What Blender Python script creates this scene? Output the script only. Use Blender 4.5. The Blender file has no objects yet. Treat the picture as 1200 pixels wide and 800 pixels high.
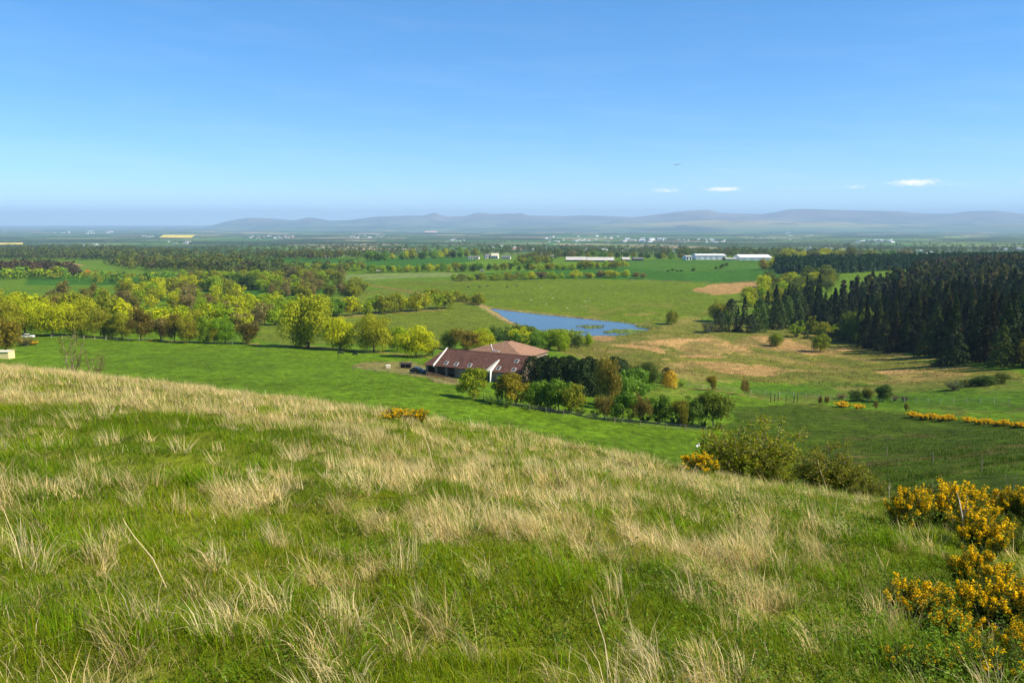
import bpy, math, random
import numpy as np
from mathutils import Vector, Euler
R = math.radians
S = bpy.context.scene
COL = S.collection

# ------------------------------------------------------------------ camera, sky, sun, exposure
CAM_Z = 1.65
HORIZON = 259.0
FPX = 933.0
PITCH = math.atan((400 - HORIZON) / FPX)
cam_d = bpy.data.cameras.new('camera')
cam_d.sensor_width = 36
cam_d.lens = 36 * FPX / 1200
cam_d.clip_start = 0.1
cam_d.clip_end = 200000
cam = bpy.data.objects.new('camera', cam_d)
COL.objects.link(cam)
cam.location = (0, 0, CAM_Z)
cam.rotation_euler = (R(90) - PITCH, 0, 0)
S.camera = cam

SUN_AZ = R(106)      # clockwise from the view direction (+Y)
SUN_EL = R(43)
S.view_settings.view_transform = 'Standard'
S.view_settings.look = 'None'
S.view_settings.gamma = 1
S.view_settings.use_curve_mapping = False
S.view_settings.exposure = 1.0

W = bpy.data.worlds.new('World')
S.world = W
W.use_nodes = True
wn, wl = W.node_tree.nodes, W.node_tree.links
for n in list(wn): wn.remove(n)

def wmath(op, a, b=None, clamp=False):
    n = wn.new('ShaderNodeMath'); n.operation = op; n.use_clamp = clamp
    for i, v in enumerate((a, b)):
        if v is None: continue
        if isinstance(v, (int, float)): n.inputs[i].default_value = v
        else: wl.new(v, n.inputs[i])
    return n.outputs[0]

sky = wn.new('ShaderNodeTexSky')
sky.sky_type = 'NISHITA'
sky.sun_disc = False
sky.sun_elevation = SUN_EL
sky.sun_rotation = SUN_AZ
sky.altitude = 250
sky.air_density = 0.6
sky.dust_density = 0.0
sky.ozone_density = 6.0
hsv = wn.new('ShaderNodeHueSaturation')
hsv.inputs['Saturation'].default_value = 1.36
hsv.inputs['Value'].default_value = 1.15
gam = wn.new('ShaderNodeGamma'); gam.inputs['Gamma'].default_value = 0.7
wl.new(sky.outputs[0], gam.inputs['Color']); wl.new(gam.outputs[0], hsv.inputs['Color'])
# a few small fair-weather clouds low over the far hills
geo = wn.new('ShaderNodeTexCoord')
sep = wn.new('ShaderNodeSeparateXYZ')
wl.new(geo.outputs['Generated'], sep.inputs[0])
az = wmath('ARCTAN2', sep.outputs[0], sep.outputs[1])
el = wmath('ARCSINE', sep.outputs[2])
vec = wn.new('ShaderNodeCombineXYZ')
wl.new(wmath('MULTIPLY', az, 55.0), vec.inputs[0])
wl.new(wmath('MULTIPLY', el, 170.0), vec.inputs[1])
cn = wn.new('ShaderNodeTexNoise')
cn.inputs['Scale'].default_value = 2.4
cn.inputs['Detail'].default_value = 5
cn.inputs['Roughness'].default_value = 0.6
wl.new(vec.outputs[0], cn.inputs['Vector'])
tot = None
# azimuth, elevation, half width, half height in degrees, strength
for a0, e0, wa, we, k in ((10.7, 2.10, 1.5, .24, .62), (14.6, 2.15, 1.6, .22, .8), (26.4, 2.40, 1.9, .30, .8), (23.0, 2.2, 1.0, .2, .6),
                          (32.6, 2.35, 1.0, .25, .5), (9.0, 1.95, 4.5, .13, .42), (20.0, 2.2, 4.0, .12, .42), (28.5, 2.25, 3.0, .14, .45), (-19.0, 1.35, 6.0, .3, .30), (-14.0, 4.2, 1.0, .25, .16), (17, 2.0, 9, .15, .25),
                          (60, 2.4, 3, .3, .6), (-48, 2.2, 3, .3, .5), (-70, 2.6, 2.5, .3, .5), (95, 3, 4, .4, .5), (150, 2.5, 4, .35, .5),
                          (-120, 2.6, 4, .4, .5)):
    d1 = wmath('DIVIDE', wmath('SUBTRACT', az, R(a0)), R(wa))
    d2 = wmath('DIVIDE', wmath('SUBTRACT', el, R(e0)), R(we))
    q = wmath('ADD', wmath('MULTIPLY', d1, d1), wmath('MULTIPLY', d2, d2))
    g = wmath('MULTIPLY', wmath('EXPONENT', wmath('MULTIPLY', q, -1.0)), k)
    tot = g if tot is None else wmath('MAXIMUM', tot, g)
cl = wmath('MULTIPLY', wmath('SUBTRACT', wmath('ADD', tot, wmath('MULTIPLY', cn.outputs[0], 1.3)), 0.98), 2.2, True)
cl = wmath('MULTIPLY', cl, wmath('MULTIPLY', tot, 1.2, True))
# thin veils of cirrus
v2 = wn.new('ShaderNodeCombineXYZ')
wl.new(wmath('MULTIPLY', az, 5.0), v2.inputs[0]); wl.new(wmath('MULTIPLY', wmath('ADD', el, wmath('MULTIPLY', az, .06)), 42.0), v2.inputs[1])
n2 = wn.new('ShaderNodeTexNoise'); n2.inputs['Scale'].default_value = 1.0; n2.inputs['Detail'].default_value = 7; n2.inputs['Roughness'].default_value = .62
wl.new(v2.outputs[0], n2.inputs['Vector'])
low = wmath('EXPONENT', wmath('MULTIPLY', wmath('MAXIMUM', el, 0.0), -5.0))
veil = wmath('MULTIPLY', wmath('MULTIPLY', wmath('SUBTRACT', n2.outputs[0], .46), 1.6, True), wmath('MULTIPLY', low, .17))
cl = wmath('MAXIMUM', cl, veil)
mixc = wn.new('ShaderNodeMixRGB')
wl.new(cl, mixc.inputs[0])
wl.new(hsv.outputs[0], mixc.inputs[1])
mixc.inputs[2].default_value = (5.6, 5.2, 5.2, 1)
bg = wn.new('ShaderNodeBackground')
bg.inputs['Strength'].default_value = 0.145
wl.new(mixc.outputs[0], bg.inputs['Color'])
wo = wn.new('ShaderNodeOutputWorld')
wl.new(bg.outputs[0], wo.inputs['Surface'])

sun_d = bpy.data.lights.new('sun', 'SUN')
sun_d.energy = 4.6
sun_d.angle = R(0.53)
sun_d.color = (1.0, 0.91, 0.70)
sun = bpy.data.objects.new('sun', sun_d)
COL.objects.link(sun)
SUN_VEC = Vector((math.sin(SUN_AZ) * math.cos(SUN_EL), math.cos(SUN_AZ) * math.cos(SUN_EL), math.sin(SUN_EL)))
sun.rotation_euler = (-SUN_VEC).to_track_quat('-Z', 'Y').to_euler()
sun.location = (60, 20, 60)

cy = S.cycles
cy.max_bounces = 5
cy.diffuse_bounces = 2
cy.glossy_bounces = 2
cy.transmission_bounces = 3
cy.transparent_max_bounces = 4
cy.volume_bounces = 0
cy.caustics_reflective = False
cy.caustics_refractive = False
cy.use_denoising = True

# ------------------------------------------------------------------ object helpers
def tag(o, label=None, cat=None, group=None, kind=None):
    if label: o['label'] = label
    if cat: o['category'] = cat
    if group: o['group'] = group
    if kind: o['kind'] = kind
    return o

def link(name, data, parent=None):
    o = bpy.data.objects.new(name, data)
    COL.objects.link(o)
    if parent is not None: o.parent = parent
    return o

def empty(name, loc, rz=0.0, sc=(1, 1, 1)):
    o = bpy.data.objects.new(name, None)
    COL.objects.link(o)
    o.empty_display_size = 0.2
    o.location = loc
    o.rotation_euler = (0, 0, rz)
    o.scale = sc
    return o

def np_mesh(name, V, F, mats=(), mi=None, col=None, smooth=False):
    """V (n,3); F (m,3|4) int array or a list of such arrays; col (n,3) per-vertex albedo."""
    Fs = F if isinstance(F, list) else [F]
    Fs = [f for f in Fs if len(f)]
    me = bpy.data.meshes.new(name)
    me.vertices.add(len(V))
    me.vertices.foreach_set('co', np.asarray(V, dtype=np.float32).ravel())
    nl = sum(f.size for f in Fs)
    me.loops.add(nl)
    me.loops.foreach_set('vertex_index', np.concatenate([f.ravel() for f in Fs]).astype(np.int32))
    npoly = sum(len(f) for f in Fs)
    me.polygons.add(npoly)
    starts, k = [], 0
    for f in Fs:
        starts.append(k + np.arange(len(f)) * f.shape[1]); k += f.size
    me.polygons.foreach_set('loop_start', np.concatenate(starts).astype(np.int32))
    for m in mats: me.materials.append(m)
    if mi is not None: me.polygons.foreach_set('material_index', np.asarray(mi, dtype=np.int32))
    me.polygons.foreach_set('use_smooth', np.full(npoly, bool(smooth)))
    me.update(calc_edges=True)
    if col is not None:
        a = me.attributes.new('Col', 'FLOAT_COLOR', 'POINT')
        c = np.ones((len(V), 4), dtype=np.float32); c[:, :3] = col
        a.data.foreach_set('color', c.ravel())
    return me

class MB:
    """collects boxes, prisms, tubes, cards; makes one mesh"""
    def __init__(s): s.v = []; s.f = []; s.m = []; s.cur = 0
    def add(s, vs, fs):
        k = len(s.v)
        s.v += [tuple(v) for v in vs]
        for f in fs: s.f.append(tuple(k + i for i in f)); s.m.append(s.cur)
    def box(s, c, d, rz=0.0):
        x, y, z = d[0] / 2, d[1] / 2, d[2] / 2
        cs, sn = math.cos(rz), math.sin(rz)
        vs = []
        for a in (-1, 1):
            for b in (-1, 1):
                for e in (-1, 1):
                    px, py = a * x, b * y
                    vs.append((c[0] + px * cs - py * sn, c[1] + px * sn + py * cs, c[2] + e * z))
        s.add(vs, [(0, 1, 3, 2), (4, 6, 7, 5), (0, 4, 5, 1), (2, 3, 7, 6), (0, 2, 6, 4), (1, 5, 7, 3)])
    def prism(s, poly, axis, a, b):
        """poly: 2D outline; extruded along axis from a to b"""
        def P(p, t):
            if axis == 'x': return (t, p[0], p[1])
            if axis == 'y': return (p[0], t, p[1])
            return (p[0], p[1], t)
        n = len(poly)
        vs = [P(p, a) for p in poly] + [P(p, b) for p in poly]
        fs = [tuple(range(n)), tuple(range(2 * n - 1, n - 1, -1))]
        fs += [(i, n + i, n + (i + 1) % n, (i + 1) % n) for i in range(n)]
        s.add(vs, fs)
    def tube(s, pts, rad, n=6):
        k = len(s.v)
        pts = [Vector(p) for p in pts]
        rings = []
        for i, p in enumerate(pts):
            d = (pts[min(i + 1, len(pts) - 1)] - pts[max(i - 1, 0)])
            if d.length < 1e-9: d = Vector((0, 0, 1))
            d.normalize()
            u = d.orthogonal().normalized() if abs(d.z) < .95 else Vector((1, 0, 0)).cross(d).normalized()
            w = d.cross(u)
            r = rad[i] if hasattr(rad, '__len__') else rad
            rings.append([p + (u * math.cos(2 * math.pi * j / n) + w * math.sin(2 * math.pi * j / n)) * r for j in range(n)])
        vs = [q for ring in rings for q in ring]
        fs = []
        for i in range(len(pts) - 1):
            for j in range(n):
                fs.append((i * n + j, i * n + (j + 1) % n, (i + 1) * n + (j + 1) % n, (i + 1) * n + j))
        fs.append(tuple(range(n - 1, -1, -1)))
        fs.append(tuple((len(pts) - 1) * n + j for j in range(n)))
        s.add(vs, fs)
    def mesh(s, name, *mats, smooth=False):
        me = bpy.data.meshes.new(name)
        me.from_pydata(s.v, [], s.f)
        for m in mats: me.materials.append(m)
        me.polygons.foreach_set('material_index', s.m)
        if smooth: me.polygons.foreach_set('use_smooth', [True] * len(s.f))
        import bmesh
        bm = bmesh.new(); bm.from_mesh(me)
        bmesh.ops.recalc_face_normals(bm, faces=bm.faces)
        bm.to_mesh(me); bm.free()
        me.update()
        return me
    def build(s, name, mat, parent=None, smooth=False):
        return link(name, s.mesh(name, mat, smooth=smooth), parent)

# ------------------------------------------------------------------ materials
def nodemat(name):
    m = bpy.data.materials.new(name)
    m.use_nodes = True
    nt = m.node_tree
    for n in list(nt.nodes): nt.nodes.remove(n)
    out = nt.nodes.new('ShaderNodeOutputMaterial')
    return m, nt.nodes, nt.links, out

def simple(name, c, rough=0.7, spec=0.3, noise=0.15, scale=4.0, metallic=0.0, bump=0.0):
    m, N, L, out = nodemat(name)
    p = N.new('ShaderNodeBsdfPrincipled')
    p.inputs['Roughness'].default_value = rough
    p.inputs['Specular IOR Level'].default_value = spec
    p.inputs['Metallic'].default_value = metallic
    tc = N.new('ShaderNodeTexCoord')
    nz = N.new('ShaderNodeTexNoise'); nz.inputs['Scale'].default_value = scale; nz.inputs['Detail'].default_value = 6
    L.new(tc.outputs['Object'], nz.inputs['Vector'])
    r = N.new('ShaderNodeValToRGB')
    r.color_ramp.elements[0].position = .3; r.color_ramp.elements[1].position = .7
    r.color_ramp.elements[0].color = tuple(v * (1 - noise) for v in c) + (1,)
    r.color_ramp.elements[1].color = tuple(min(1, v * (1 + noise)) for v in c) + (1,)
    L.new(nz.outputs[0], r.inputs[0]); L.new(r.outputs[0], p.inputs['Base Color'])
    if bump:
        b = N.new('ShaderNodeBump'); b.inputs['Strength'].default_value = bump; b.inputs['Distance'].default_value = .05
        L.new(nz.outputs[0], b.inputs['Height']); L.new(b.outputs[0], p.inputs['Normal'])
    L.new(p.outputs[0], out.inputs[0])
    return m

def leafmat(name, trans=0.35, rough=0.55, spec=0.25, objcol=True, tcol=(1.15, 1.1, .6)):
    """leaf / blade: albedo per vertex x tint of the plant, some light through it"""
    m, N, L, out = nodemat(name)
    at = N.new('ShaderNodeAttribute'); at.attribute_name = 'Col'
    c = at.outputs['Color']
    if objcol:
        oi = N.new('ShaderNodeObjectInfo')
        mx = N.new('ShaderNodeMixRGB'); mx.blend_type = 'MULTIPLY'; mx.inputs[0].default_value = 1
        L.new(c, mx.inputs[1]); L.new(oi.outputs['Color'], mx.inputs[2]); c = mx.outputs[0]
    p = N.new('ShaderNodeBsdfPrincipled')
    p.inputs['Roughness'].default_value = rough
    p.inputs['Specular IOR Level'].default_value = spec
    L.new(c, p.inputs['Base Color'])
    t = N.new('ShaderNodeBsdfTranslucent')
    tm = N.new('ShaderNodeMixRGB'); tm.blend_type = 'MULTIPLY'; tm.inputs[0].default_value = 1
    tm.inputs[2].default_value = tcol + (1,)
    L.new(c, tm.inputs[1]); L.new(tm.outputs[0], t.inputs['Color'])
    mix = N.new('ShaderNodeMixShader'); mix.inputs[0].default_value = trans
    L.new(p.outputs[0], mix.inputs[1]); L.new(t.outputs[0], mix.inputs[2])
    L.new(mix.outputs[0], out.inputs[0])
    return m

M_LEAF = leafmat('leaves', trans=0.33, spec=.12)
M_NEEDLE = leafmat('needles', trans=0.12, spec=0.15)
M_BLADE = leafmat('grass blades', trans=0.38, rough=.65, spec=.08, objcol=False, tcol=(1.1, 1.1, .7))
M_PETAL = leafmat('petals', trans=0.4, spec=.05, objcol=False, tcol=(1, .95, .5))
M_FARLEAF = leafmat('far foliage', trans=0.4, spec=.1, objcol=False)
M_BARK = simple('bark', (.11, .085, .06), .9, .1, .4, 3)
M_BARKPALE = simple('pale bark', (.25, .21, .16), .9, .1, .3, 3)
M_TWIG = simple('dead twig', (.42, .36, .28), .85, .1, .25, 12)

# ------------------------------------------------------------------ terrain
def _hash(ix, iy, seed):
    n = (ix.astype(np.int64) * 374761393 + iy.astype(np.int64) * 668265263 + seed * 1442695041) & 0x7fffffff
    n = ((n ^ (n >> 13)) * 1274126177) & 0x7fffffff
    n = n ^ (n >> 16)
    return (n & 0xffff) / 65535.0
def vnoise(x, y, seed=0):
    x = np.asarray(x, dtype=np.float64); y = np.asarray(y, dtype=np.float64)
    ix, iy = np.floor(x), np.floor(y)
    fx, fy = x - ix, y - iy
    fx = fx * fx * (3 - 2 * fx); fy = fy * fy * (3 - 2 * fy)
    a = _hash(ix, iy, seed); b = _hash(ix + 1, iy, seed); c = _hash(ix, iy + 1, seed); d = _hash(ix + 1, iy + 1, seed)
    return (a * (1 - fx) + b * fx) * (1 - fy) + (c * (1 - fx) + d * fx) * fy
def fbm(x, y, seed=0, oct=4, lac=2.03, gain=.5):
    s, a, t = 0.0, 1.0, 0.0
    for o in range(oct):
        s = s + a * vnoise(x, y, seed + o * 17); t += a
        x = x * lac + 5.3; y = y * lac + 9.1; a *= gain
    return s / t

# valley: ground level (m, camera foot = 0) by compass bearing (px = 600 + 933 x/y) and distance
VY = np.array([45, 60, 80, 110, 150, 200, 250, 320, 400, 500, 650, 900, 1300, 2000, 3000, 4500, 8000, 16000, 30000, 90000.])
VS = {
 -400: [-13, -15, -18, -21, -25, -30, -34, -40, -46, -51, -56, -60, -66, -78, -96, -118, -150, -189, -225, -225],
 0:    [-14, -16, -19.5, -23.5, -28.5, -33, -37, -42, -47, -52, -56, -60, -66, -78, -96, -118, -150, -189, -225, -225],
 200:  [-15, -17, -20, -24, -29, -34, -38.5, -43.5, -48, -53, -56.5, -60, -65, -78, -96, -118, -150, -189, -225, -225],
 400:  [-16, -18, -21, -25.5, -30, -36, -41, -46, -51, -55, -57, -58, -62, -77, -96, -118, -150, -189, -225, -225],
 600:  [-18, -20, -23, -28, -32.5, -37.3, -42, -49, -55.3, -56.2, -56.6, -57, -58, -77, -96, -118, -150, -189, -225, -225],
 800:  [-20, -22, -25, -30.5, -36, -42, -47, -52, -56, -56.2, -56.6, -57, -58, -77, -96, -118, -150, -189, -225, -225],
 1000: [-17, -20, -24, -31, -38, -45, -49.5, -54, -57, -58, -57, -55, -58, -77, -96, -118, -150, -189, -225, -225],
 1200: [-14, -18, -22, -29, -35, -40, -43, -46, -48.5, -50, -51, -49, -61, -78, -96, -118, -150, -189, -225, -225],
 1600: [-12, -16, -20, -26, -31, -35, -37, -39, -41, -43, -44, -43, -58, -78, -96, -118, -150, -189, -225, -225],
}
_px = np.array(sorted(VS))
_tab = np.array([VS[k] for k in sorted(VS)], dtype=float)
_LG = np.linspace(math.log(45), math.log(90000), 420)
_PG = np.linspace(-400, 1600, 201)
_t1 = np.array([np.interp(_LG, np.log(VY), r) for r in _tab])
_grid = np.array([np.interp(_PG, _px, _t1[:, j]) for j in range(len(_LG))]).T       # [px, logY]
def _blur(A, r, ax):
    k = np.exp(-0.5 * (np.arange(-3 * r, 3 * r + 1) / r) ** 2); k /= k.sum()
    P = np.pad(A, [(3 * r, 3 * r) if a == ax else (0, 0) for a in (0, 1)], mode='edge')
    return np.apply_along_axis(lambda v: np.convolve(v, k, 'valid'), ax, P)
_grid = _blur(_blur(_grid, 6, 1), 6, 0)
def z_valley(x, Y):
    Yc = np.maximum(Y, 45.0)
    p = np.clip((600 + FPX * x / Yc + 400) / 10.0, 0, 199.999)
    q = np.clip((np.log(Yc) - _LG[0]) / (_LG[1] - _LG[0]), 0, len(_LG) - 1.001)
    i, j = p.astype(int), q.astype(int); u, v = p - i, q - j
    g = _grid
    z = (g[i, j] * (1 - u) + g[i + 1, j] * u) * (1 - v) + (g[i, j + 1] * (1 - u) + g[i + 1, j + 1] * u) * v
    return z + (Yc - np.maximum(Y, -40)) * 0.02
# near hill: where its brow stands (bearing px, photo row of the brow, distance)
_HP = np.array([-500, 0, 200, 400, 600, 850, 1030, 1200, 1600.])
_HA = np.arctan((np.array([400, 421, 441, 471, 508, 577, 609, 614, 614.]) - 400) / FPX) + PITCH
_HD = np.array([36, 34, 33, 31, 29, 26, 20, 16, 14.])
_HB = CAM_Z / _HD ** 2
_HS = np.tan(_HA) - 2 * np.sqrt(CAM_Z * _HB)
def z_near(x, Y):
    Yp = np.maximum(Y, 0)
    p = 600 + FPX * x / (Yp + 7.0) * (Yp + 7.0) / (Yp + 9.0)
    # gentle blending between stations
    def sm(tab):
        return (np.interp(p - 70, _HP, tab) + np.interp(p, _HP, tab) + np.interp(p + 70, _HP, tab)) / 3
    a, b = sm(_HS), sm(_HB)
    z = -a * Y - b * Yp * Yp
    far = np.clip((Yp - 60) / 60, 0, 1)
    return z - 60 * far
def hummocks(x, Y):
    f = np.clip(1 - (Y - 30) / 40, 0, 1)
    g = np.clip(1 - (Y - 150) / 250, 0, 1)
    r = np.clip((np.hypot(x, Y) - 0.8) / 2.0, 0, 1)
    return r * f * (0.40 * (fbm(x * .45, Y * .45, 3, 3) - .5) + 0.26 * (fbm(x * 1.5, Y * 1.5, 5, 3) - .5)) \
        + g * np.clip((Y - 30) / 30, 0, 1) * 0.9 * (fbm(x * .07, Y * .07, 9, 4) - .5)
LAKE_Z = -57.0
LAKE = None; ISLES = []; LAKE_BB = None
def in_poly(x, y, poly):
    x = np.asarray(x); y = np.asarray(y)
    c = np.zeros(x.shape, bool); n = len(poly); j = n - 1
    for i in range(n):
        xi, yi = poly[i]; xj, yj = poly[j]
        t = ((yi > y) != (yj > y)) & (x < (xj - xi) * (y - yi) / ((yj - yi) or 1e-9) + xi)
        c ^= t; j = i
    return c
def dist_poly(x, y, poly):
    d = np.full(np.shape(x), 1e9)
    for i in range(len(poly)):
        ax, ay = poly[i - 1]; bx, by = poly[i]
        vx, vy = bx - ax, by - ay
        t = np.clip(((x - ax) * vx + (y - ay) * vy) / (vx * vx + vy * vy + 1e-9), 0, 1)
        d = np.minimum(d, np.hypot(x - ax - t * vx, y - ay - t * vy))
    return d
PADS = []      # levelled ground under buildings: x, y, radius, level
def H(x, Y):
    x = np.asarray(x, dtype=np.float64); Y = np.asarray(Y, dtype=np.float64)
    zv, zn = z_valley(x, Y), z_near(x, Y)
    k = 1.2
    d = np.clip((zn - zv) / k, -30, 30)
    z = zv + k * np.log1p(np.exp(d))
    z = np.where((Y > 0) & (Y < 25), np.maximum(z, zn), z)
    z = z + hummocks(x, Y) - np.where(Y > 1500, 1, 0) * 0
    far = np.clip((Y - 2000) / 3000, 0, 1) * np.clip((14000 - Y) / 4000, 0, 1)
    z = z + far * 14 * (fbm(x / 900., Y / 900., 21, 3) - .5)
    if LAKE is not None:
        x0, x1, y0, y1 = LAKE_BB
        m = (x > x0) & (x < x1) & (Y > y0) & (Y < y1)
        if m.any():
            xs, ys = x[m], Y[m]
            n = (fbm(xs * .12, ys * .12, 33, 3) - .5) * 6
            dd = dist_poly(xs, ys, LAKE)
            ins = in_poly(xs, ys, LAKE)
            sd = np.where(ins, -dd, dd) + n * .45
            zs = z[m]
            bank = LAKE_Z + .35 + .25 * np.clip(sd / 6, 0, 1)
            w = np.clip((sd - 4) / 45, 0, 1); w = w * w * (3 - 2 * w)
            out = bank * (1 - w) + zs * w
            bed = LAKE_Z - np.clip(-sd * .12, 0, 1.2)
            t = np.clip((sd + 1.5) / 2.5, 0, 1)
            res = bed * (1 - t) + out * t
            for isl in ISLES:
                di = dist_poly(xs, ys, isl); ii = in_poly(xs, ys, isl)
                si = np.where(ii, di, -di) + (fbm(xs * .3, ys * .3, 41, 3) - .5) * 7
                res = np.where(si > 0, np.maximum(res, LAKE_Z + np.clip(si * .12, 0, .25) + .02), res)
            z = z.copy(); z[m] = res
    for px_, py_, r_, zz in PADS:
        w = np.clip((np.hypot(x - px_, Y - py_) - r_) / (r_ * .8), 0, 1); w = w * w * (3 - 2 * w)
        z = zz * (1 - w) + z * w
    return z

CP, SP = math.cos(PITCH), math.sin(PITCH)
def ray(px, py):
    u = (np.asarray(px, dtype=float) - 600) / FPX; v = (400 - np.asarray(py, dtype=float)) / FPX
    den = CP + v * SP
    return u / den, (-SP + v * CP) / den            # x/Y, dz/Y
_YS = np.exp(np.linspace(math.log(1.5), math.log(40000), 2600))
def hit(px, py):
    """ground points seen at photo pixels"""
    px = np.atleast_1d(px); py = np.atleast_1d(py)
    t, m = ray(px, py)
    X = np.empty(len(px)); YY = np.empty(len(px))
    for a in range(0, len(px), 400):
        tt, mm = t[a:a + 400, None], m[a:a + 400, None]
        g = H(tt * _YS, np.broadcast_to(_YS, (len(tt), len(_YS)))) - (CAM_Z + mm * _YS)
        below = g >= 0
        k = np.argmax(below, 1); k = np.where(below.any(1), k, len(_YS) - 1); k = np.maximum(k, 1)
        r = np.arange(len(tt))
        g1, g0 = g[r, k], g[r, k - 1]
        f = np.clip(-g0 / (g1 - g0 + 1e-12), 0, 1)
        y = _YS[k - 1] + f * (_YS[k] - _YS[k - 1])
        YY[a:a + 400] = y; X[a:a + 400] = tt[:, 0] * y
    return X, YY
def hit1(px, py):
    x, y = hit([px], [py]); return float(x[0]), float(y[0])
def Hz(x, y): return float(H(np.array([x]), np.array([y]))[0])
def gpt(px, py):
    x, y = hit1(px, py); return Vector((x, y, Hz(x, y)))
def plan(poly): 
    x, y = hit([p[0] for p in poly], [p[1] for p in poly]); return list(zip(x.tolist(), y.tolist()))

def on_level(poly, z):
    t, m = ray([p[0] for p in poly], [p[1] for p in poly])
    y = (z - CAM_Z) / m
    return list(zip((t * y).tolist(), y.tolist()))
_lk = on_level([(572, 361), (600, 364.5), (640, 369), (690, 374), (730, 378), (748, 381), (762, 386), (748, 391), (715, 394), (680, 394), (655, 391), (636, 388.5), (616, 384), (598, 377), (584, 368)], LAKE_Z)
ISLES = [on_level(p, LAKE_Z) for p in ([(672, 382), (690, 380.7), (712, 382.2), (705, 384.5), (685, 384.5)], [(636, 387), (655, 384.5), (672, 387), (690, 388.5), (670, 392), (645, 391)],
         [(700, 389.5), (722, 385.5), (748, 386), (770, 389), (745, 391.5), (722, 391)], [(738, 382), (755, 380), (775, 385), (757, 385.5)])]
LAKE = _lk
LAKE_BB = (min(p[0] for p in LAKE) - 60, max(p[0] for p in LAKE) + 60, min(p[1] for p in LAKE) - 60, max(p[1] for p in LAKE) + 60)
HOUSE_Z = -36.6
PADS.append((-8.0, 197.0, 13.0, HOUSE_Z))

# ------------------------------------------------------------------ plant builders (numpy)
def unit(v): return v / (np.linalg.norm(v, axis=-1, keepdims=True) + 1e-9)
def cards(rng, P, N, size, aspect=1.0, bend=.25):
    """one leaf-shaped quad per point: P centres, N normals"""
    n = len(P)
    r = unit(rng.normal(size=(n, 3)))
    T = unit(np.cross(N, r)); B = np.cross(N, T)
    s = (size * rng.uniform(.6, 1.35, n))[:, None]
    V = np.stack([P - T * s * .5 * aspect - N * s * bend * .3, P - B * s * .5 + N * s * bend * .3, P + T * s * .5 * aspect - N * s * bend * .3, P + B * s * .5 + N * s * bend * .3], 1)
    F = np.arange(n * 4).reshape(n, 4)
    return V.reshape(-1, 3), F
def percard(rng, n, lo=.82, hi=1.16, hue=.06, k=4):
    v = rng.uniform(lo, hi, n)
    c = np.stack([v * (1 + rng.normal(0, hue, n)), v, v * (1 + rng.normal(0, hue, n))], 1)
    return np.repeat(np.clip(c, .05, 3), k, axis=0)
def tubes(paths, n=5):
    """paths: list of (points, radii)"""
    Vs, Fs, k = [], [], 0
    for pts, rad in paths:
        pts = np.asarray(pts, float); m = len(pts)
        d = unit(np.gradient(pts, axis=0))
        ref = np.where(np.abs(d[:, 2:3]) > .9, np.array([[1., 0, 0]]), np.array([[0, 0, 1.]]))
        u = unit(np.cross(d, ref)); w = np.cross(d, u)
        an = np.linspace(0, 2 * np.pi, n, endpoint=False)
        ring = pts[:, None] + (u[:, None] * np.cos(an)[None, :, None] + w[:, None] * np.sin(an)[None, :, None]) * np.asarray(rad)[:, None, None]
        Vs.append(ring.reshape(-1, 3))
        i = np.arange(m - 1)[:, None] * n; j = np.arange(n)[None]
        Fs.append((k + np.stack([i + j, i + (j + 1) % n, i + n + (j + 1) % n, i + n + j], -1)).reshape(-1, 4))
        k += m * n
    return np.concatenate(Vs), np.concatenate(Fs)
def curve(a, b, sag, k=5, rng=None, wob=0.0):
    t = np.linspace(0, 1, k)[:, None]
    a = np.asarray(a, float); b = np.asarray(b, float)
    p = a * (1 - t) + b * t
    p[:, 2:3] += sag * 4 * t * (1 - t)
    if rng is not None and wob: p[1:] += rng.normal(0, wob, (k - 1, 3))
    return p

def broad_crown(rng, n, leaf, nclump=30, z0=.22, top=1.0, flat=.9, open_=.0, cl=(.09, .25), zb=.62):
    """crown of lumpy leaf clumps, unit height and width"""
    cz, rz = (z0 + top) / 2, (top - z0) / 2
    C = []
    while len(C) < nclump:
        d = unit(rng.normal(size=3)); rr = rng.uniform(.25, 1.12) ** .7
        p = np.array([d[0] * .5 * rr, d[1] * .5 * rr, cz + d[2] * rz * rr])
        C.append(p)
    C = np.array(C); rad = rng.uniform(cl[0], cl[1], nclump)
    sq = rng.uniform(.78, 1.1, 2); off = rng.normal(0, .05, 2); tz = np.clip((C[:, 2:3] - cz) / rz, -1, 1)
    C[:, :2] = C[:, :2] * sq + off * tz
    C[:, :2] *= (1 - rad[:, None] * .9); C[:, 2] = cz + (C[:, 2] - cz) * (1 - rad * .8)
    shade = rng.uniform(.85, 1.13, nclump)
    w = rad ** 2; k = rng.choice(nclump, n, p=w / w.sum())
    d = unit(rng.normal(size=(n, 3)) + np.array([0, 0, .35]))
    rr = rng.uniform(.55, 1.05, n) ** .5
    lump = 1 + .25 * np.sin(d[:, 0] * 7 + k) * np.sin(d[:, 1] * 6 + 2 * k)
    P = C[k] + d * (rad[k] * rr * lump)[:, None] * np.array([1, 1, flat])
    N = unit(d + rng.normal(0, .38, (n, 3)))
    V, F = cards(rng, P, N, leaf)
    col = percard(rng, n) * np.repeat(shade[k], 4)[:, None]
    return V, F, col, C
def broad_trunk(rng, C, z1=.35, r=.028, nl=7):
    paths = []
    lean = rng.normal(0, .02, 2)
    top = np.array([lean[0], lean[1], .7])
    paths.append((curve((0, 0, -.04), top, 0, 7, rng, .006), np.linspace(r, r * .3, 7)))
    for c in C[rng.permutation(len(C))[:nl]]:
        h = rng.uniform(z1 * .6, .55)
        a = np.array([lean[0] * h, lean[1] * h, h])
        paths.append((curve(a, c, rng.uniform(-.02, .04), 5, rng, .006), np.linspace(r * .5, r * .1, 5)))
    return tubes(paths, 6)
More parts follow.
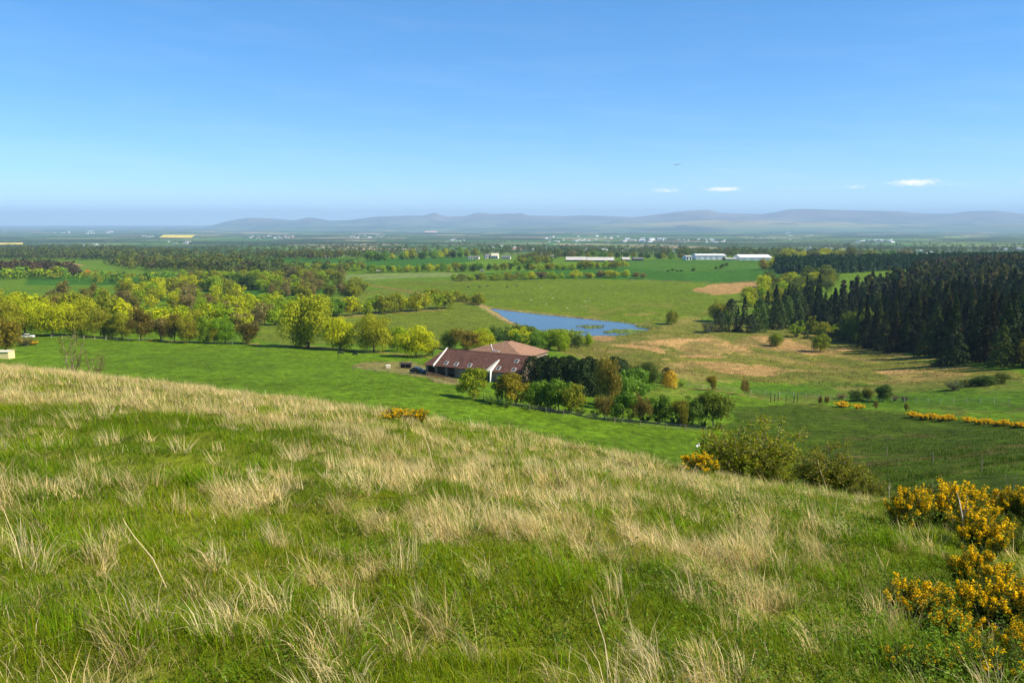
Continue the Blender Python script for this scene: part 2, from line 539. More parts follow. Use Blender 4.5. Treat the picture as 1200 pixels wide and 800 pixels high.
def bare_crown(rng, nt, leaf, nleaf, z0=.06):
    """tree barely in leaf: a haze of fine twigs and buds on lumpy boughs"""
    cz, rz = (z0 + 1) / 2, (1 - z0) / 2
    nc = 16
    dc = unit(rng.normal(size=(nc, 3)) + np.array([0, 0, .2])); rc = rng.uniform(.35, 1, nc)[:, None]
    rad = rng.uniform(.13, .24, nc)
    C = np.stack([dc[:, 0] * .5, dc[:, 1] * .5, dc[:, 2] * rz], 1) * rc * (1 - rad[:, None] * .9); C[:, 2] += cz
    k = rng.choice(nc, nt, p=rad ** 2 / (rad ** 2).sum())
    d = unit(rng.normal(size=(nt, 3))); rr = rng.uniform(.1, 1.1, nt) ** .6
    P = C[k] + d * (rad[k] * rr)[:, None]
    up = unit(d * .7 + np.array([0, 0, .7]) + rng.normal(0, .4, (nt, 3)))
    L = rng.uniform(.06, .16, nt)[:, None]; s = unit(np.cross(up, rng.normal(size=(nt, 3)))) * leaf * .16
    V = np.stack([P - up * L * .5 - s, P - up * L * .5 + s, P + up * L * .5], 1).reshape(-1, 3)
    F3 = np.arange(nt * 3).reshape(-1, 3)
    q = rng.choice(nt, nleaf)
    V2, F2 = cards(rng, P[q] + up[q] * L[q] * .4, unit(d[q] + rng.normal(0, .6, (nleaf, 3))), leaf)
    c1 = percard(rng, nt, .55, 1.1, .08, 3); c2 = percard(rng, nleaf, .8, 1.4, .15, 4)
    return np.concatenate([V, V2]), [F3, F2 + len(V)], np.concatenate([c1, c2]), C
def spruce_crown(rng, nb, per, leaf, z0=.06, power=.85, droop=.25):
    """whorls of drooping branches clothed with needle sprays, unit height, unit width at the skirt"""
    Ps, Ns, Bs = [], [], []
    lv = 17; q_ = rng.uniform(0, 1, nb) ** 1.25
    z = z0 + (1 - z0) * np.clip((np.floor(q_ * lv) + rng.normal(.5, .16, nb)) / lv, 0, 1)
    a = rng.uniform(0, 2 * np.pi, nb)
    rmax = .5 * ((1 - z) / (1 - z0)) ** power * rng.uniform(.55, 1.2, nb) + .012
    for i in range(nb):
        t = rng.uniform(.2, 1, per) ** .7
        dirv = np.array([math.cos(a[i]), math.sin(a[i]), 0])
        q = dirv * (rmax[i] * t)[:, None]
        q[:, 2] = z[i] - droop * rmax[i] * t ** 1.6 + rng.normal(0, .006, per)
        side = np.array([-dirv[1], dirv[0], 0]) * (rng.normal(0, .18, per) * rmax[i] * t)[:, None]
        Ps.append(q + side); Ns.append(unit(np.array([[0, 0, .9]]) + dirv * .5 + rng.normal(0, .4, (per, 3))))
    P = np.concatenate(Ps); N = np.concatenate(Ns)
    V, F = cards(rng, P, N, leaf, 1.0, .6)
    col = percard(rng, len(P), .65, 1.3, .1)
    tr = tubes([(np.array([[0, 0, -.03], [0, 0, .4], [0, 0, .98]]), np.array([.02, .013, .002]))], 5)
    return V, F, col, tr
def column_crown(rng, n, leaf, z0=.0):
    z = rng.uniform(0, 1, n); a = rng.uniform(0, 2 * np.pi, n)
    prof = np.interp(z, [0, .12, .5, .8, 1], [.40, .50, .50, .40, .12])
    lump = 1 + .18 * np.sin(a * 5 + z * 9) + .1 * np.sin(a * 9 - z * 23)
    r = prof * lump * rng.uniform(.6, 1.02, n) ** .5
    P = np.stack([np.cos(a) * r, np.sin(a) * r, z0 + z * (1 - z0)], 1)
    N = unit(np.stack([np.cos(a), np.sin(a), np.full(n, .5)], 1) + rng.normal(0, .5, (n, 3)))
    V, F = cards(rng, P, N, leaf, .7)
    tr = tubes([(np.array([[0, 0, -.03], [0, 0, .5], [0, 0, .9]]), np.array([.03, .02, .004]))], 5)
    return V, F, percard(rng, n, .65, 1.3, .1), tr
def shrub_mesh(rng, nleaf, leaf, nstem=26, z0=.02, dens=1.0, spread=.5):
    """many stems from the base, leaves along the outer twigs"""
    paths, P, N = [], [], []
    for i in range(nstem):
        a = rng.uniform(0, 2 * np.pi); r = spread * rng.uniform(.15, 1) ** .6
        top = np.array([math.cos(a) * r, math.sin(a) * r, rng.uniform(.45, 1.0) * (1 - .9 * max(0, r - .28))])
        b = np.array([math.cos(a) * .06, math.sin(a) * .06, -.03])
        c = curve(b, top, .06, 6, rng, .018); paths.append((c, np.linspace(.012, .0025, 6)))
        for j in range(5):
            k = rng.integers(2, 6); s = c[k]
            e = s + unit(rng.normal(size=3) + np.array([math.cos(a), math.sin(a), .5]) * .7) * rng.uniform(.08, .2)
            e[2] = max(e[2], .03)
            tw = curve(s, e, .01, 4, rng, .006); paths.append((tw, np.linspace(.004, .0012, 4)))
            m = max(1, int(nleaf / (nstem * 5)))
            t = rng.uniform(0, 1.05, m); q = s[None] * (1 - t[:, None]) + e[None] * t[:, None]
            P.append(q + rng.normal(0, .03, (m, 3))); N.append(rng.normal(size=(m, 3)) + np.array([0, 0, .6]))
    P = np.concatenate(P); P[:, 2] = np.maximum(P[:, 2], .01); N = unit(np.concatenate(N))
    V, F = cards(rng, P, N, leaf)
    return V, F, percard(rng, len(P), .6, 1.35, .15), tubes(paths, 4)

PROTO = {}
M_SCRUB = simple('scrub stems', (.21, .17, .11), .9, .1, .4, 8)
def proto(kind, crown, trunk, leafm, barkm=M_BARK):
    V, F, col = crown
    Fl = F if isinstance(F, list) else [F]
    cm = np_mesh('crown', V, Fl, [leafm], None, col)
    tv, tf = trunk
    tm = np_mesh('trunk', tv, tf, [barkm], None, None, True)
    F2 = Fl + [tf + len(V)]
    # triangles must precede quads only for ordering of material indices
    mi = np.concatenate([np.zeros(sum(len(f) for f in Fl), int), np.ones(len(tf), int)])
    jm = np_mesh('tree', np.concatenate([V, tv]), F2, [leafm, barkm], mi, np.concatenate([col, np.ones((len(tv), 3))]))
    PROTO.setdefault(kind, []).append((cm, tm, jm))
for sd in range(5):
    g = np.random.default_rng(100 + sd)
    V, F, c, C = broad_crown(g, 13000, .028, 46, .0, 1.0); proto('broad_hi', (V, F, c), broad_trunk(g, C), M_LEAF)
    V, F, c, C = broad_crown(g, 5200, .042, 24, .12, 1.0); proto('young_hi', (V, F, c), broad_trunk(g, C, .4, .022, 6), M_LEAF, M_BARKPALE)
    V, F, c, C = broad_crown(g, 2600, .052, 26, -.02, 1.0); proto('broad_mid', (V, F, c), broad_trunk(g, C, .3, .028, 4), M_LEAF)
    V, F, c, C = bare_crown(g, 3200, .045, 1100); proto('bare_hi', (V, F, c), broad_trunk(g, C, .3, .025, 10), M_LEAF)
    V, F, c, C = bare_crown(g, 900, .08, 450); proto('bare_mid', (V, F, c), broad_trunk(g, C, .3, .025, 6), M_LEAF)
    V, F, c, t = spruce_crown(g, 170, 24, .046); proto('spruce_hi', (V, F, c), t, M_NEEDLE)
    V, F, c, t = spruce_crown(g, 60, 8, .11); proto('spruce_mid', (V, F, c), t, M_NEEDLE)
    V, F, c, t = column_crown(g, 2600, .06); proto('column_hi', (V, F, c), t, M_NEEDLE)
    V, F, c, t = shrub_mesh(g, 5200, .03, 40); proto('shrub_hi', (V, F, c), t, M_LEAF, M_TWIG)
    if sd < 3:
        V, F, c, t = shrub_mesh(g, 17000, .024, 70, spread=.5); proto('scrub_near', (V, F, c), t, M_LEAF, M_SCRUB)
        V, F, c, t = shrub_mesh(g, 900, .022, 9, spread=.42); proto('sparse_near', (V, F, c), t, M_LEAF, M_SCRUB)
    V, F, c, t = shrub_mesh(g, 900, .075, 16); proto('shrub_mid', (V, F, c), t, M_LEAF)

prng = random.Random(5)
def plant(kind, x, y, h, w, tint, label, cat, group=None, name='broadleaf_tree', parts=True, z=None, sink=0.0, crown='crown', trunk='trunk', rz=None):
    ps = PROTO[kind]; cm, tm, jm = ps[prng.randrange(len(ps))]
    z = Hz(x, y) if z is None else z
    rz = prng.uniform(0, 6.28) if rz is None else rz
    j = [prng.uniform(.88, 1.12) for _ in range(3)]; v = prng.uniform(.9, 1.1)
    tc = (tint[0] * v * (.95 + .1 * (j[0] - .88) / .24), tint[1] * v, tint[2] * v * j[2], 1)
    if parts:
        o = empty(name, (x, y, z - sink), rz, (w, w, h))
        c = link(crown, cm, o); c.color = tc
        link(trunk, tm, o)
    else:
        o = link(name, jm); o.location = (x, y, z - sink); o.rotation_euler = (0, 0, rz); o.scale = (w, w, h); o.color = tc
    tag(o, label, cat, group)
    return o
def plant_px(kind, px, py, hpx, wpx, tint, label, cat, group=None, Y=None, **k):
    """stand a plant on the ground point that the photograph shows at (px, py)"""
    if Y is None: x, y = hit1(px, py)
    else: t, m = ray(px, py); x, y = float(t) * Y, Y
    return plant(kind, x, y, hpx / FPX * y, wpx / FPX * y, tint, label, cat, group, **k)

YG = (.40, .43, .005)    # young beech leaves
LIME = (.26, .36, .007)
OLIVE = (.25, .27, .012)
GREEN = (.14, .26, .016)
DKGREEN = (.065, .12, .014)
BROWN = (.21, .175, .05)
RUST = (.22, .17, .03)
SPRUCE = (.034, .054, .016)
SPRUCE2 = (.060, .078, .018)
BLUEG = (.024, .066, .020)

# one joined mesh of small crowns for woods too far off to pick apart
def tree_mass(name, X, Y, hh, tints, seed, n=26, label=None, cat='woodland', wf=.75, leaf=.5, z=None, spire=False):
    g = np.random.default_rng(seed); m = len(X)
    Z = H(X, Y) if z is None else z
    d = unit(g.normal(size=(m, n, 3)) + np.array([0, 0, .25])); rr = g.uniform(.5, 1.0, (m, n)) ** .5
    hh = np.asarray(hh)[:, None]
    if spire:
        zz = g.uniform(0, 1, (m, n)) ** 1.2; an = g.uniform(0, 2 * np.pi, (m, n)); r = .21 * (1 - zz) ** .8 * g.uniform(.6, 1.05, (m, n))
        P = np.stack([np.cos(an) * r * hh, np.sin(an) * r * hh, (.05 + .95 * zz) * hh], -1)
        d = unit(np.stack([np.cos(an), np.sin(an), np.full_like(an, .7)], -1)); s = .12
    else:
        P = np.stack([d[..., 0] * rr * hh * wf * .5, d[..., 1] * rr * hh * wf * .5, (.54 + d[..., 2] * rr * .46) * hh], -1); s = .34 * leaf
    P = P + np.stack([X, Y, Z], -1)[:, None]
    N = unit(d + g.normal(0, .28, (m, n, 3)))
    V, F = cards(g, P.reshape(-1, 3), N.reshape(-1, 3), np.repeat(hh[:, 0] * s, n) * 1.5 if not spire else np.repeat(hh[:, 0] * s * 1.3, n))
    c = np.asarray(tints)[g.integers(0, len(tints), m)] * g.uniform(.82, 1.15, (m, 1))
    col = np.repeat(np.repeat(c, n, 0) * g.uniform(.85, 1.15, (m * n, 1)), 4, 0)
    o = link(name, np_mesh(name, V, F, [M_FARLEAF], None, col))
    tag(o, label, cat, None, 'stuff')
    return o
def px_scatter(poly, n, seed):
    """n ground points inside the plan area whose outline shows at these photo pixels"""
    g = np.random.default_rng(seed)
    xs = [p[0] for p in poly]; ys = [p[1] for p in poly]
    out = np.empty((0, 2))
    while len(out) < n:
        q = np.stack([g.uniform(min(xs), max(xs), n * 2), g.uniform(min(ys), max(ys), n * 2)], 1)
        out = np.concatenate([out, q[in_poly(q[:, 0], q[:, 1], poly)]])
    return hit(out[:n, 0], out[:n, 1])
def plan_scatter(poly, spacing, seed, jit=.42):
    g = np.random.default_rng(seed)
    xs = [p[0] for p in poly]; ys = [p[1] for p in poly]
    gx, gy = np.meshgrid(np.arange(min(xs), max(xs), spacing), np.arange(min(ys), max(ys), spacing))
    gx = gx.ravel() + g.uniform(-jit, jit, gx.size) * spacing; gy = gy.ravel() + g.uniform(-jit, jit, gy.size) * spacing
    k = in_poly(gx, gy, poly)
    return gx[k], gy[k]

# ------------------------------------------------------------------ the ground sheet
G_NEAR = np.array((.075, .125, .012)); G_PAST = np.array((.085, .150, .006)); G_CROP = np.array((.034, .100, .006))
G_OLIVE = np.array((.098, .128, .010)); G_TAN = np.array((.345, .212, .078)); G_MARSH = np.array((.125, .125, .018))
G_DEEP = np.array((.046, .076, .003)); G_MUD = np.array((.13, .09, .045)); G_WOOD = np.array((.045, .060, .020))
FIELDS = [   # colour, outline as seen in the photograph (converted to ground points), ragged edge in metres
 (G_CROP * .9, [(40, 348), (120, 344), (250, 340), (380, 336), (380, 345), (250, 352), (60, 356)], 3),
 (G_PAST * np.array((1.02, .85, .8)), [(430, 332), (480, 329), (760, 344), (830, 352), (760, 383), (690, 374), (600, 362), (520, 346), (425, 334)], 3),
 (G_PAST * np.array((1.05, .86, .8)), [(425, 334), (560, 326), (640, 327), (760, 326), (880, 338), (905, 352), (845, 372), (790, 378), (690, 374), (600, 363), (520, 350)], 3),
 (G_CROP, [(545, 322), (640, 316), (735, 313), (800, 319), (900, 314), (925, 322), (905, 329), (850, 332), (760, 328), (640, 326)], 4),
 (G_CROP * 1.15 + np.array((.01, 0, 0)), [(690, 306), (780, 304), (905, 305), (915, 314), (800, 320), (735, 313)], 4),
 (G_CROP, [(400, 314), (440, 303), (545, 301), (560, 306), (470, 315)], 4),
 (G_PAST, [(470, 315), (560, 306), (690, 305), (735, 312), (560, 320)], 4),
 (np.array((.13, .17, .045)), [(380, 322), (530, 319), (550, 323), (430, 328), (370, 328)], 4),
 (G_CROP, [(290, 303), (360, 302), (430, 303), (400, 308), (300, 308)], 5),
 (G_TAN * .85, [(0, 306), (60, 306), (110, 312), (60, 314), (0, 311)], 6),
 (G_PAST, [(60, 314), (110, 311), (160, 314), (230, 321), (120, 324)], 6),
 (G_CROP, [(30, 325), (110, 324), (230, 322), (245, 326), (180, 334), (30, 334)], 6),
 (G_OLIVE, [(300, 385), (340, 372), (560, 362), (600, 378), (630, 392), (560, 400), (440, 402), (330, 403), (300, 398)], 3),
 (G_OLIVE * 1.03, [(430, 340), (500, 338), (560, 362), (340, 372), (380, 352)], 3),
 (G_TAN * .8, [(808, 340), (835, 333), (880, 330), (905, 333), (870, 343), (840, 346)], 3),
 (G_MARSH, [(640, 396), (700, 391), (760, 385), (800, 376), (860, 380), (930, 378), (1010, 400), (1110, 428), (1200, 436), (1230, 446), (1050, 452), (900, 448), (780, 436), (690, 424), (650, 410)], 4),
 (G_TAN, [(715, 405), (760, 399), (830, 396), (880, 405), (885, 414), (830, 420), (790, 418), (760, 410)], 5),
 (G_TAN * .95, [(760, 420), (850, 424), (900, 428), (960, 434), (890, 440), (800, 432)], 5),
 (G_TAN * .9, [(860, 398), (900, 393), (960, 402), (1000, 410), (960, 416), (890, 408)], 5),
 (G_TAN * .9, [(1020, 436), (1060, 433), (1140, 438), (1140, 443), (1060, 446)], 4),
 (G_TAN * .75, [(690, 396), (705, 392), (722, 394), (712, 402)], 3),
 (G_PAST * np.array((.62, .72, .7)), [(870, 452), (960, 447), (1050, 450), (1200, 444), (1260, 470), (1200, 482), (1060, 478), (960, 470), (880, 466)], 3),
 (G_DEEP, [(850, 478), (960, 472), (1060, 486), (1260, 500), (1300, 600), (1000, 600), (860, 520)], 3),
 (np.array((.165, .145, .045)), [(410, 430), (430, 424), (480, 423), (500, 430), (530, 440), (545, 452), (500, 443), (440, 434)], 1.2),
]
FIELD_PLAN = [(c, plan(p), e) for c, p, e in FIELDS]
STRIPS = [   # tracks, banks and hedge bottoms: colour, line as seen in the photograph, width (m)
 (np.array((.27, .19, .08)), [(562, 357), (575, 364), (592, 374), (612, 383), (632, 391)], 5.5),
 (np.array((.20, .15, .05)), [(572, 360), (600, 363.4), (690, 373), (760, 381)], 4.5),
 (G_TAN * .75, [(395, 372), (450, 367), (520, 363)], 4),
 (G_TAN * .55, [(425, 333), (470, 340), (520, 349), (560, 357)], 5),
 (G_TAN * .8, [(330, 404), (400, 409), (470, 415), (500, 418)], 2.5),
 (G_TAN * .8, [(100, 396), (160, 398), (230, 401), (300, 403)], 2.0),
 (G_TAN * .7, [(780, 452), (830, 456), (880, 464), (900, 468)], 1.4),
 (G_MUD, [(415, 329), (520, 331), (560, 329)], 5),
 (G_MUD, [(740, 328), (850, 331), (905, 328)], 5),
]
STRIP_PLAN = [(c, plan(p), w) for c, p, w in STRIPS]
TURF = np.array((.12, .145, .010)); DRYTURF = np.array((.26, .20, .07))
def straw_mask(x, Y):
    """0..1, where the near hill carries last year's dead grass"""
    Yp = np.maximum(Y, .5); p = 600 + FPX * x / Yp
    n = fbm(x * .8 + .2 * Y, Y * .7, 51, 4) * .5 + .5 * fbm(x * 2.2, Y * 1.7, 57, 3)
    brow = np.exp(-((Y - 32) / 11.) ** 2) * np.clip((600 - p) / 260, 0, 1) * .33
    brow = brow + np.exp(-((Y - 22) / 9.) ** 2) * np.clip(1 - np.abs(p - 740) / 220, 0, 1) * .10
    green = np.clip(1.3 - np.abs(Y - 11.3) / 4.2, 0, 1) * np.clip((380 - p) / 200, 0, 1) * .30
    green = green + np.clip((p - 900) / 200, 0, 1) * .20 + np.clip((9 - Yp) / 4, 0, 1) * .05
    return np.clip((n + brow - green - .455) / .30, 0, 1)
def ground_colour(x, Y):
    n = len(x)
    c = np.tile(G_PAST * .95, (n, 1))
    # far plain: patchwork of fields, woods and pale stubble
    far = np.clip((Y - 1500) / 700, 0, 1)[:, None]
    s = np.where(Y < 5000, 260., 420.)
    wx = x + 90 * fbm(x / 500, Y / 500, 61, 2); wy = Y * .62 + 90 * fbm(x / 500, Y / 500, 62, 2)
    cx, cyy = np.floor(wx / s), np.floor(wy / s)
    r = _hash(cx, cyy, 71); r2 = _hash(cx, cyy, 72)
    pal = np.array([(.05, .125, .025), (.085, .15, .03), (.10, .13, .035), (.055, .10, .03), (.04, .07, .024), (.27, .22, .13), (.12, .16, .05), (.06, .13, .03)])
    pc = pal[(r * 7.99).astype(int)] * (.8 + .4 * r2)[:, None]
    wood = np.clip((fbm(x / 700., Y / 420., 75, 4) - .48) / .05, 0, 1)[:, None]
    pc = pc * (1 - wood) + np.array((.035, .055, .02)) * wood
    c = c * (1 - far) + pc * far
    for col, poly, e in FIELD_PLAN:
        x0, x1 = min(p[0] for p in poly) - 10, max(p[0] for p in poly) + 10; y0, y1 = min(p[1] for p in poly) - 10, max(p[1] for p in poly) + 10
        m = (x > x0) & (x < x1) & (Y > y0) & (Y < y1)
        if not m.any(): continue
        xs, ys = x[m], Y[m]
        q = in_poly(xs + e * 2 * (fbm(xs / (e * 4), ys / (e * 4), 81, 3) - .5), ys + e * 3 * (fbm(xs / (e * 4), ys / (e * 4), 83, 3) - .5), poly)
        if col[0] > .2 and e >= 4:          # dead rush and grass: broken up, never a clean patch
            q &= fbm(xs / 11., ys / 22., 85, 5) > .43 - .05 * (e > 4)
        idx = np.where(m)[0][q]; c[idx] = col * (1 if e < 4 else (.8 + .4 * fbm(xs[q] / 5., ys[q] / 9., 87, 4))[:, None])
    for col, line, w in STRIP_PLAN:
        m = np.zeros(n); 
        for (ax, ay), (bx, by) in zip(line[:-1], line[1:]):
            vx, vy = bx - ax, by - ay
            t = np.clip(((x - ax) * vx + (Y - ay) * vy) / (vx * vx + vy * vy), 0, 1)
            m = np.maximum(m, np.clip(1.5 - np.hypot(x - ax - t * vx, Y - ay - t * vy) / (w * .5), 0, 1))
        c = c * (1 - m[:, None]) + col * m[:, None]
    rt = np.clip((Y - 55) / 15, 0, 1) * np.clip((190 - Y) / 40, 0, 1) * np.clip((x / np.maximum(Y, 1) - .27) / .06, 0, 1)
    tf = (np.clip((fbm(x / 3.2, Y / 2.6, 98, 4) - .54) / .10, 0, 1) * np.clip((fbm(x / 22., Y / 16., 99, 3) - .42) / .12, 0, 1) * rt)[:, None]
    c = c * (1 - tf * .7) + np.array((.10, .075, .025)) * tf * .7
    # marsh and meadow mottling
    mo = np.clip((Y - 180) / 60, 0, 1) * np.clip((620 - Y) / 200, 0, 1)
    dead = np.clip((fbm(x / 9., Y / 16., 91, 5) - .52) / .12, 0, 1) * mo * np.clip((x / np.maximum(Y, 1) - .05) / .08, 0, 1)
    c = c * (1 - dead[:, None] * .6) + np.array((.24, .165, .055)) * dead[:, None] * .6
    wet = np.clip((fbm(x / 14. + 40, Y / 30., 94, 5) - .50) / .10, 0, 1) * mo * np.clip((x / np.maximum(Y, 1) - .05) / .08, 0, 1)
    c = c * (1 - wet[:, None] * .55) + np.array((.085, .105, .014)) * wet[:, None] * .55
    # lake shore and bed
    x0, x1, y0, y1 = LAKE_BB
    m = (x > x0) & (x < x1) & (Y > y0) & (Y < y1)
    if m.any():
        ins = in_poly(x[m], Y[m], LAKE); zz = H(x[m], Y[m])
        cc = c[m]
        reed = ins & (zz > LAKE_Z)
        cc[ins & ~reed] = (.05, .05, .03); cc[reed] = (.11, .16, .035)
        c[m] = cc
    # near hill
    nr = np.clip((z_near(x, Y) - z_valley(x, Y) + 1) / 2, 0, 1) * np.clip((48 - Y) / 8, 0, 1)
    sm_ = straw_mask(x, Y)[:, None]
    tc = TURF * (1 - sm_) + DRYTURF * sm_
    c = c * (1 - nr[:, None]) + tc * nr[:, None]
    return np.clip(c, .004, .9)

def ground_material():
    m, N, L, out = nodemat('ground')
    p = N.new('ShaderNodeBsdfPrincipled'); p.inputs['Roughness'].default_value = .95; p.inputs['Specular IOR Level'].default_value = .05
    at = N.new('ShaderNodeAttribute'); at.attribute_name = 'Col'
    tc = N.new('ShaderNodeTexCoord')
    def noise(sc, det, stretch=(1, 1, 1)):
        mp = N.new('ShaderNodeMapping'); mp.inputs['Scale'].default_value = stretch
        L.new(tc.outputs['Object'], mp.inputs[0])
        n = N.new('ShaderNodeTexNoise'); n.inputs['Scale'].default_value = sc; n.inputs['Detail'].default_value = det; n.inputs['Roughness'].default_value = .65
        L.new(mp.outputs[0], n.inputs['Vector']); return n.outputs[0]
    def math_(op, a, b):
        n = N.new('ShaderNodeMath'); n.operation = op
        for i, v in enumerate((a, b)):
            if isinstance(v, (int, float)): n.inputs[i].default_value = v
            else: L.new(v, n.inputs[i])
        return n.outputs[0]
    def ramp(v, a, b, lo, hi):
        r = N.new('ShaderNodeMapRange'); r.inputs[1].default_value = a; r.inputs[2].default_value = b; r.inputs[3].default_value = lo; r.inputs[4].default_value = hi
        L.new(v, r.inputs[0]); return r.outputs[0]
    n1, n2, n3 = noise(.8, 8, (.8, .6, 1)), noise(.16, 6, (1, .6, 1)), noise(.014, 5)
    v = math_('MULTIPLY', ramp(n1, .3, .7, .45, 1.55), math_('MULTIPLY', ramp(n2, .3, .7, .72, 1.28), ramp(n3, .3, .7, .85, 1.15)))
    vc = N.new('ShaderNodeVectorMath'); vc.operation = 'SCALE'
    L.new(at.outputs['Color'], vc.inputs[0]); L.new(v, vc.inputs['Scale'])
    # tufts of drier grass in the pasture
    mx = N.new('ShaderNodeMixRGB'); mx.blend_type = 'MIX'
    L.new(ramp(noise(.55, 5, (1, .5, 1)), .58, .72, 0, .4), mx.inputs[0]); L.new(vc.outputs[0], mx.inputs[1])
    hs = N.new('ShaderNodeMixRGB'); hs.blend_type = 'MULTIPLY'; hs.inputs[0].default_value = 1; hs.inputs[2].default_value = (1.9, 1.25, 1.3, 1)
    L.new(vc.outputs[0], hs.inputs[1]); L.new(hs.outputs[0], mx.inputs[2])
    L.new(mx.outputs[0], p.inputs['Base Color'])
    b = N.new('ShaderNodeBump'); b.inputs['Strength'].default_value = 1.0; b.inputs['Distance'].default_value = .6
    L.new(math_('ADD', n1, math_('MULTIPLY', n2, 1.5)), b.inputs['Height']); L.new(b.outputs[0], p.inputs['Normal'])
    L.new(p.outputs[0], out.inputs[0])
    return m

rows = np.concatenate([np.linspace(-30, -2, 12), np.linspace(-1.5, 14, 44), np.linspace(14.4, 45, 50)])
y_ = 45.6; ext = []
while y_ < 42000:
    ext.append(y_)
    y_ *= 1.0095 if 250 < y_ < 1500 else (1.0125 if y_ < 250 else (1.017 if y_ < 6000 else 1.05))
rows = np.concatenate([rows, ext])
ucols = np.concatenate([-np.geomspace(1.7, .74, 26)[:-1], np.linspace(-.73, .73, 470), np.geomspace(.74, 1.7, 26)[1:]])
GX = ucols[None, :] * (rows[:, None] + 45.0); GY = np.repeat(rows[:, None], len(ucols), 1)
GZ = H(GX.ravel(), GY.ravel())
nr_, nc_ = GX.shape
i_ = np.arange(nr_ - 1)[:, None] * nc_ + np.arange(nc_ - 1)[None]
GF = np.stack([i_, i_ + 1, i_ + nc_ + 1, i_ + nc_], -1).reshape(-1, 4)
ground = link('ground', np_mesh('ground', np.stack([GX.ravel(), GY.ravel(), GZ], 1), GF, [ground_material()], None, ground_colour(GX.ravel(), GY.ravel()), True))
tag(ground, kind='structure')

# ------------------------------------------------------------------ lake
def water_material():
    m, N, L, out = nodemat('lake water')
    p = N.new('ShaderNodeBsdfPrincipled'); p.inputs['Base Color'].default_value = (.05, .085, .11, 1)
    p.inputs['Roughness'].default_value = .2; p.inputs['IOR'].default_value = 1.33
    tc = N.new('ShaderNodeTexCoord'); mp = N.new('ShaderNodeMapping'); mp.inputs['Scale'].default_value = (.5, 1.2, 1)
    L.new(tc.outputs['Object'], mp.inputs[0])
    n = N.new('ShaderNodeTexNoise'); n.inputs['Scale'].default_value = 1.0; n.inputs['Detail'].default_value = 4
    L.new(mp.outputs[0], n.inputs['Vector'])
    b = N.new('ShaderNodeBump'); b.inputs['Strength'].default_value = .3; b.inputs['Distance'].default_value = .08
    L.new(n.outputs[0], b.inputs['Height']); L.new(b.outputs[0], p.inputs['Normal'])
    L.new(p.outputs[0], out.inputs[0])
    return m
wx0, wx1, wy0, wy1 = (LAKE_BB[0] + 50, LAKE_BB[1] - 50, LAKE_BB[2] + 50, LAKE_BB[3] - 50)
_ctr = np.mean(np.array(LAKE), 0)
_wp = [(_ctr[0] + (p[0] - _ctr[0]) * 1.0 + 5 * np.sign(p[0] - _ctr[0]), _ctr[1] + (p[1] - _ctr[1]) * 1.0 + 5 * np.sign(p[1] - _ctr[1]), LAKE_Z) for p in LAKE]
mb = MB(); mb.add(_wp, [tuple(range(len(_wp)))])
tag(mb.build('lake_water', water_material()), kind='structure')

# ------------------------------------------------------------------ far hills
def hill(name, ridge, Y0, depth, colour, seed, foot=-232, rough=1.0):
    """ridge: (photo x, photo y) of the skyline; Y0 distance of the crest"""
    rx = np.array([p[0] for p in ridge], float); ry = np.array([p[1] for p in ridge], float)
    U = np.linspace(rx[0], rx[-1], 220); yy = np.interp(U, rx, ry)
    yy = yy + 1.4 * (fbm(U / 26., U * 0 + seed, seed, 4) - .5); pass
    t, m = ray(U, yy)
    top = CAM_Z + m * Y0
    V = []; nrow = 26
    s = np.linspace(-1, 1, nrow)
    for q in s:
        prof = (1 - abs(q) ** 1.5) * (1 - .12 * (1 - abs(q)) * abs(q))
        Yq = Y0 + q * depth
        x = t * Yq
        n = fbm(x / 1400., np.full_like(x, Yq) / 1400., seed, 5) - .5
        z = foot + (top - foot) * prof + n * 300 * rough * min(1, abs(q) * 2.2) * (1 - abs(q)) * np.clip((top - foot) / 300, 0, 1)
        V.append(np.stack([x, np.full_like(x, Yq), z], 1))
    V = np.concatenate(V); nc = len(U)
    i = np.arange(nrow - 1)[:, None] * nc + np.arange(nc - 1)[None]
    F = np.stack([i, i + 1, i + nc + 1, i + nc], -1).reshape(-1, 4)
    n = fbm(V[:, 0] / 1100., V[:, 1] / 1100., seed + 3, 4)[:, None]
    hf = np.clip((V[:, 2:3] + 150) / 250, 0, 1)
    lo = np.array((.08, .13, .035)); wood = np.array((.035, .05, .022))
    c = (lo * (1 - hf) + np.array(colour) * hf) * (.45 + 1.1 * n)
    w = np.clip((fbm(V[:, 0] / 900., V[:, 1] / 700., seed + 9, 4) - .53) / .04, 0, 1)[:, None] * (1 - hf * .6)
    c = c * (1 - w) + wood * w
    o = link(name, np_mesh(name, V, F, [M_HILL], None, c, True)); tag(o, kind='structure')
def vcol_mat(name, rough=.95):
    m, N, L, out = nodemat(name)
    p = N.new('ShaderNodeBsdfPrincipled'); p.inputs['Roughness'].default_value = rough; p.inputs['Specular IOR Level'].default_value = .03
    at = N.new('ShaderNodeAttribute'); at.attribute_name = 'Col'
    L.new(at.outputs['Color'], p.inputs['Base Color']); L.new(p.outputs[0], out.inputs[0])
    return m
M_HILL = vcol_mat('hill moor')
MOOR = (.16, .125, .11)
hill('hills', [(225, 269), (250, 264), (272, 258), (290, 254.5), (318, 256), (345, 258), (362, 254.5), (385, 258), (412, 258), (440, 254), (478, 252.5), (497, 252.5), (504, 250.5), (509, 248.6), (515, 251), (525, 253.5), (545, 253), (556, 249.5), (565, 248.6), (580, 250.5), (592, 250), (604, 250.5), (609, 248.8), (618, 252.5), (660, 253), (680, 251.5), (705, 252.5), (740, 254), (800, 254), (870, 255), (960, 256), (1060, 258), (1150, 262), (1230, 268)], 24500, 4200, MOOR, 201)
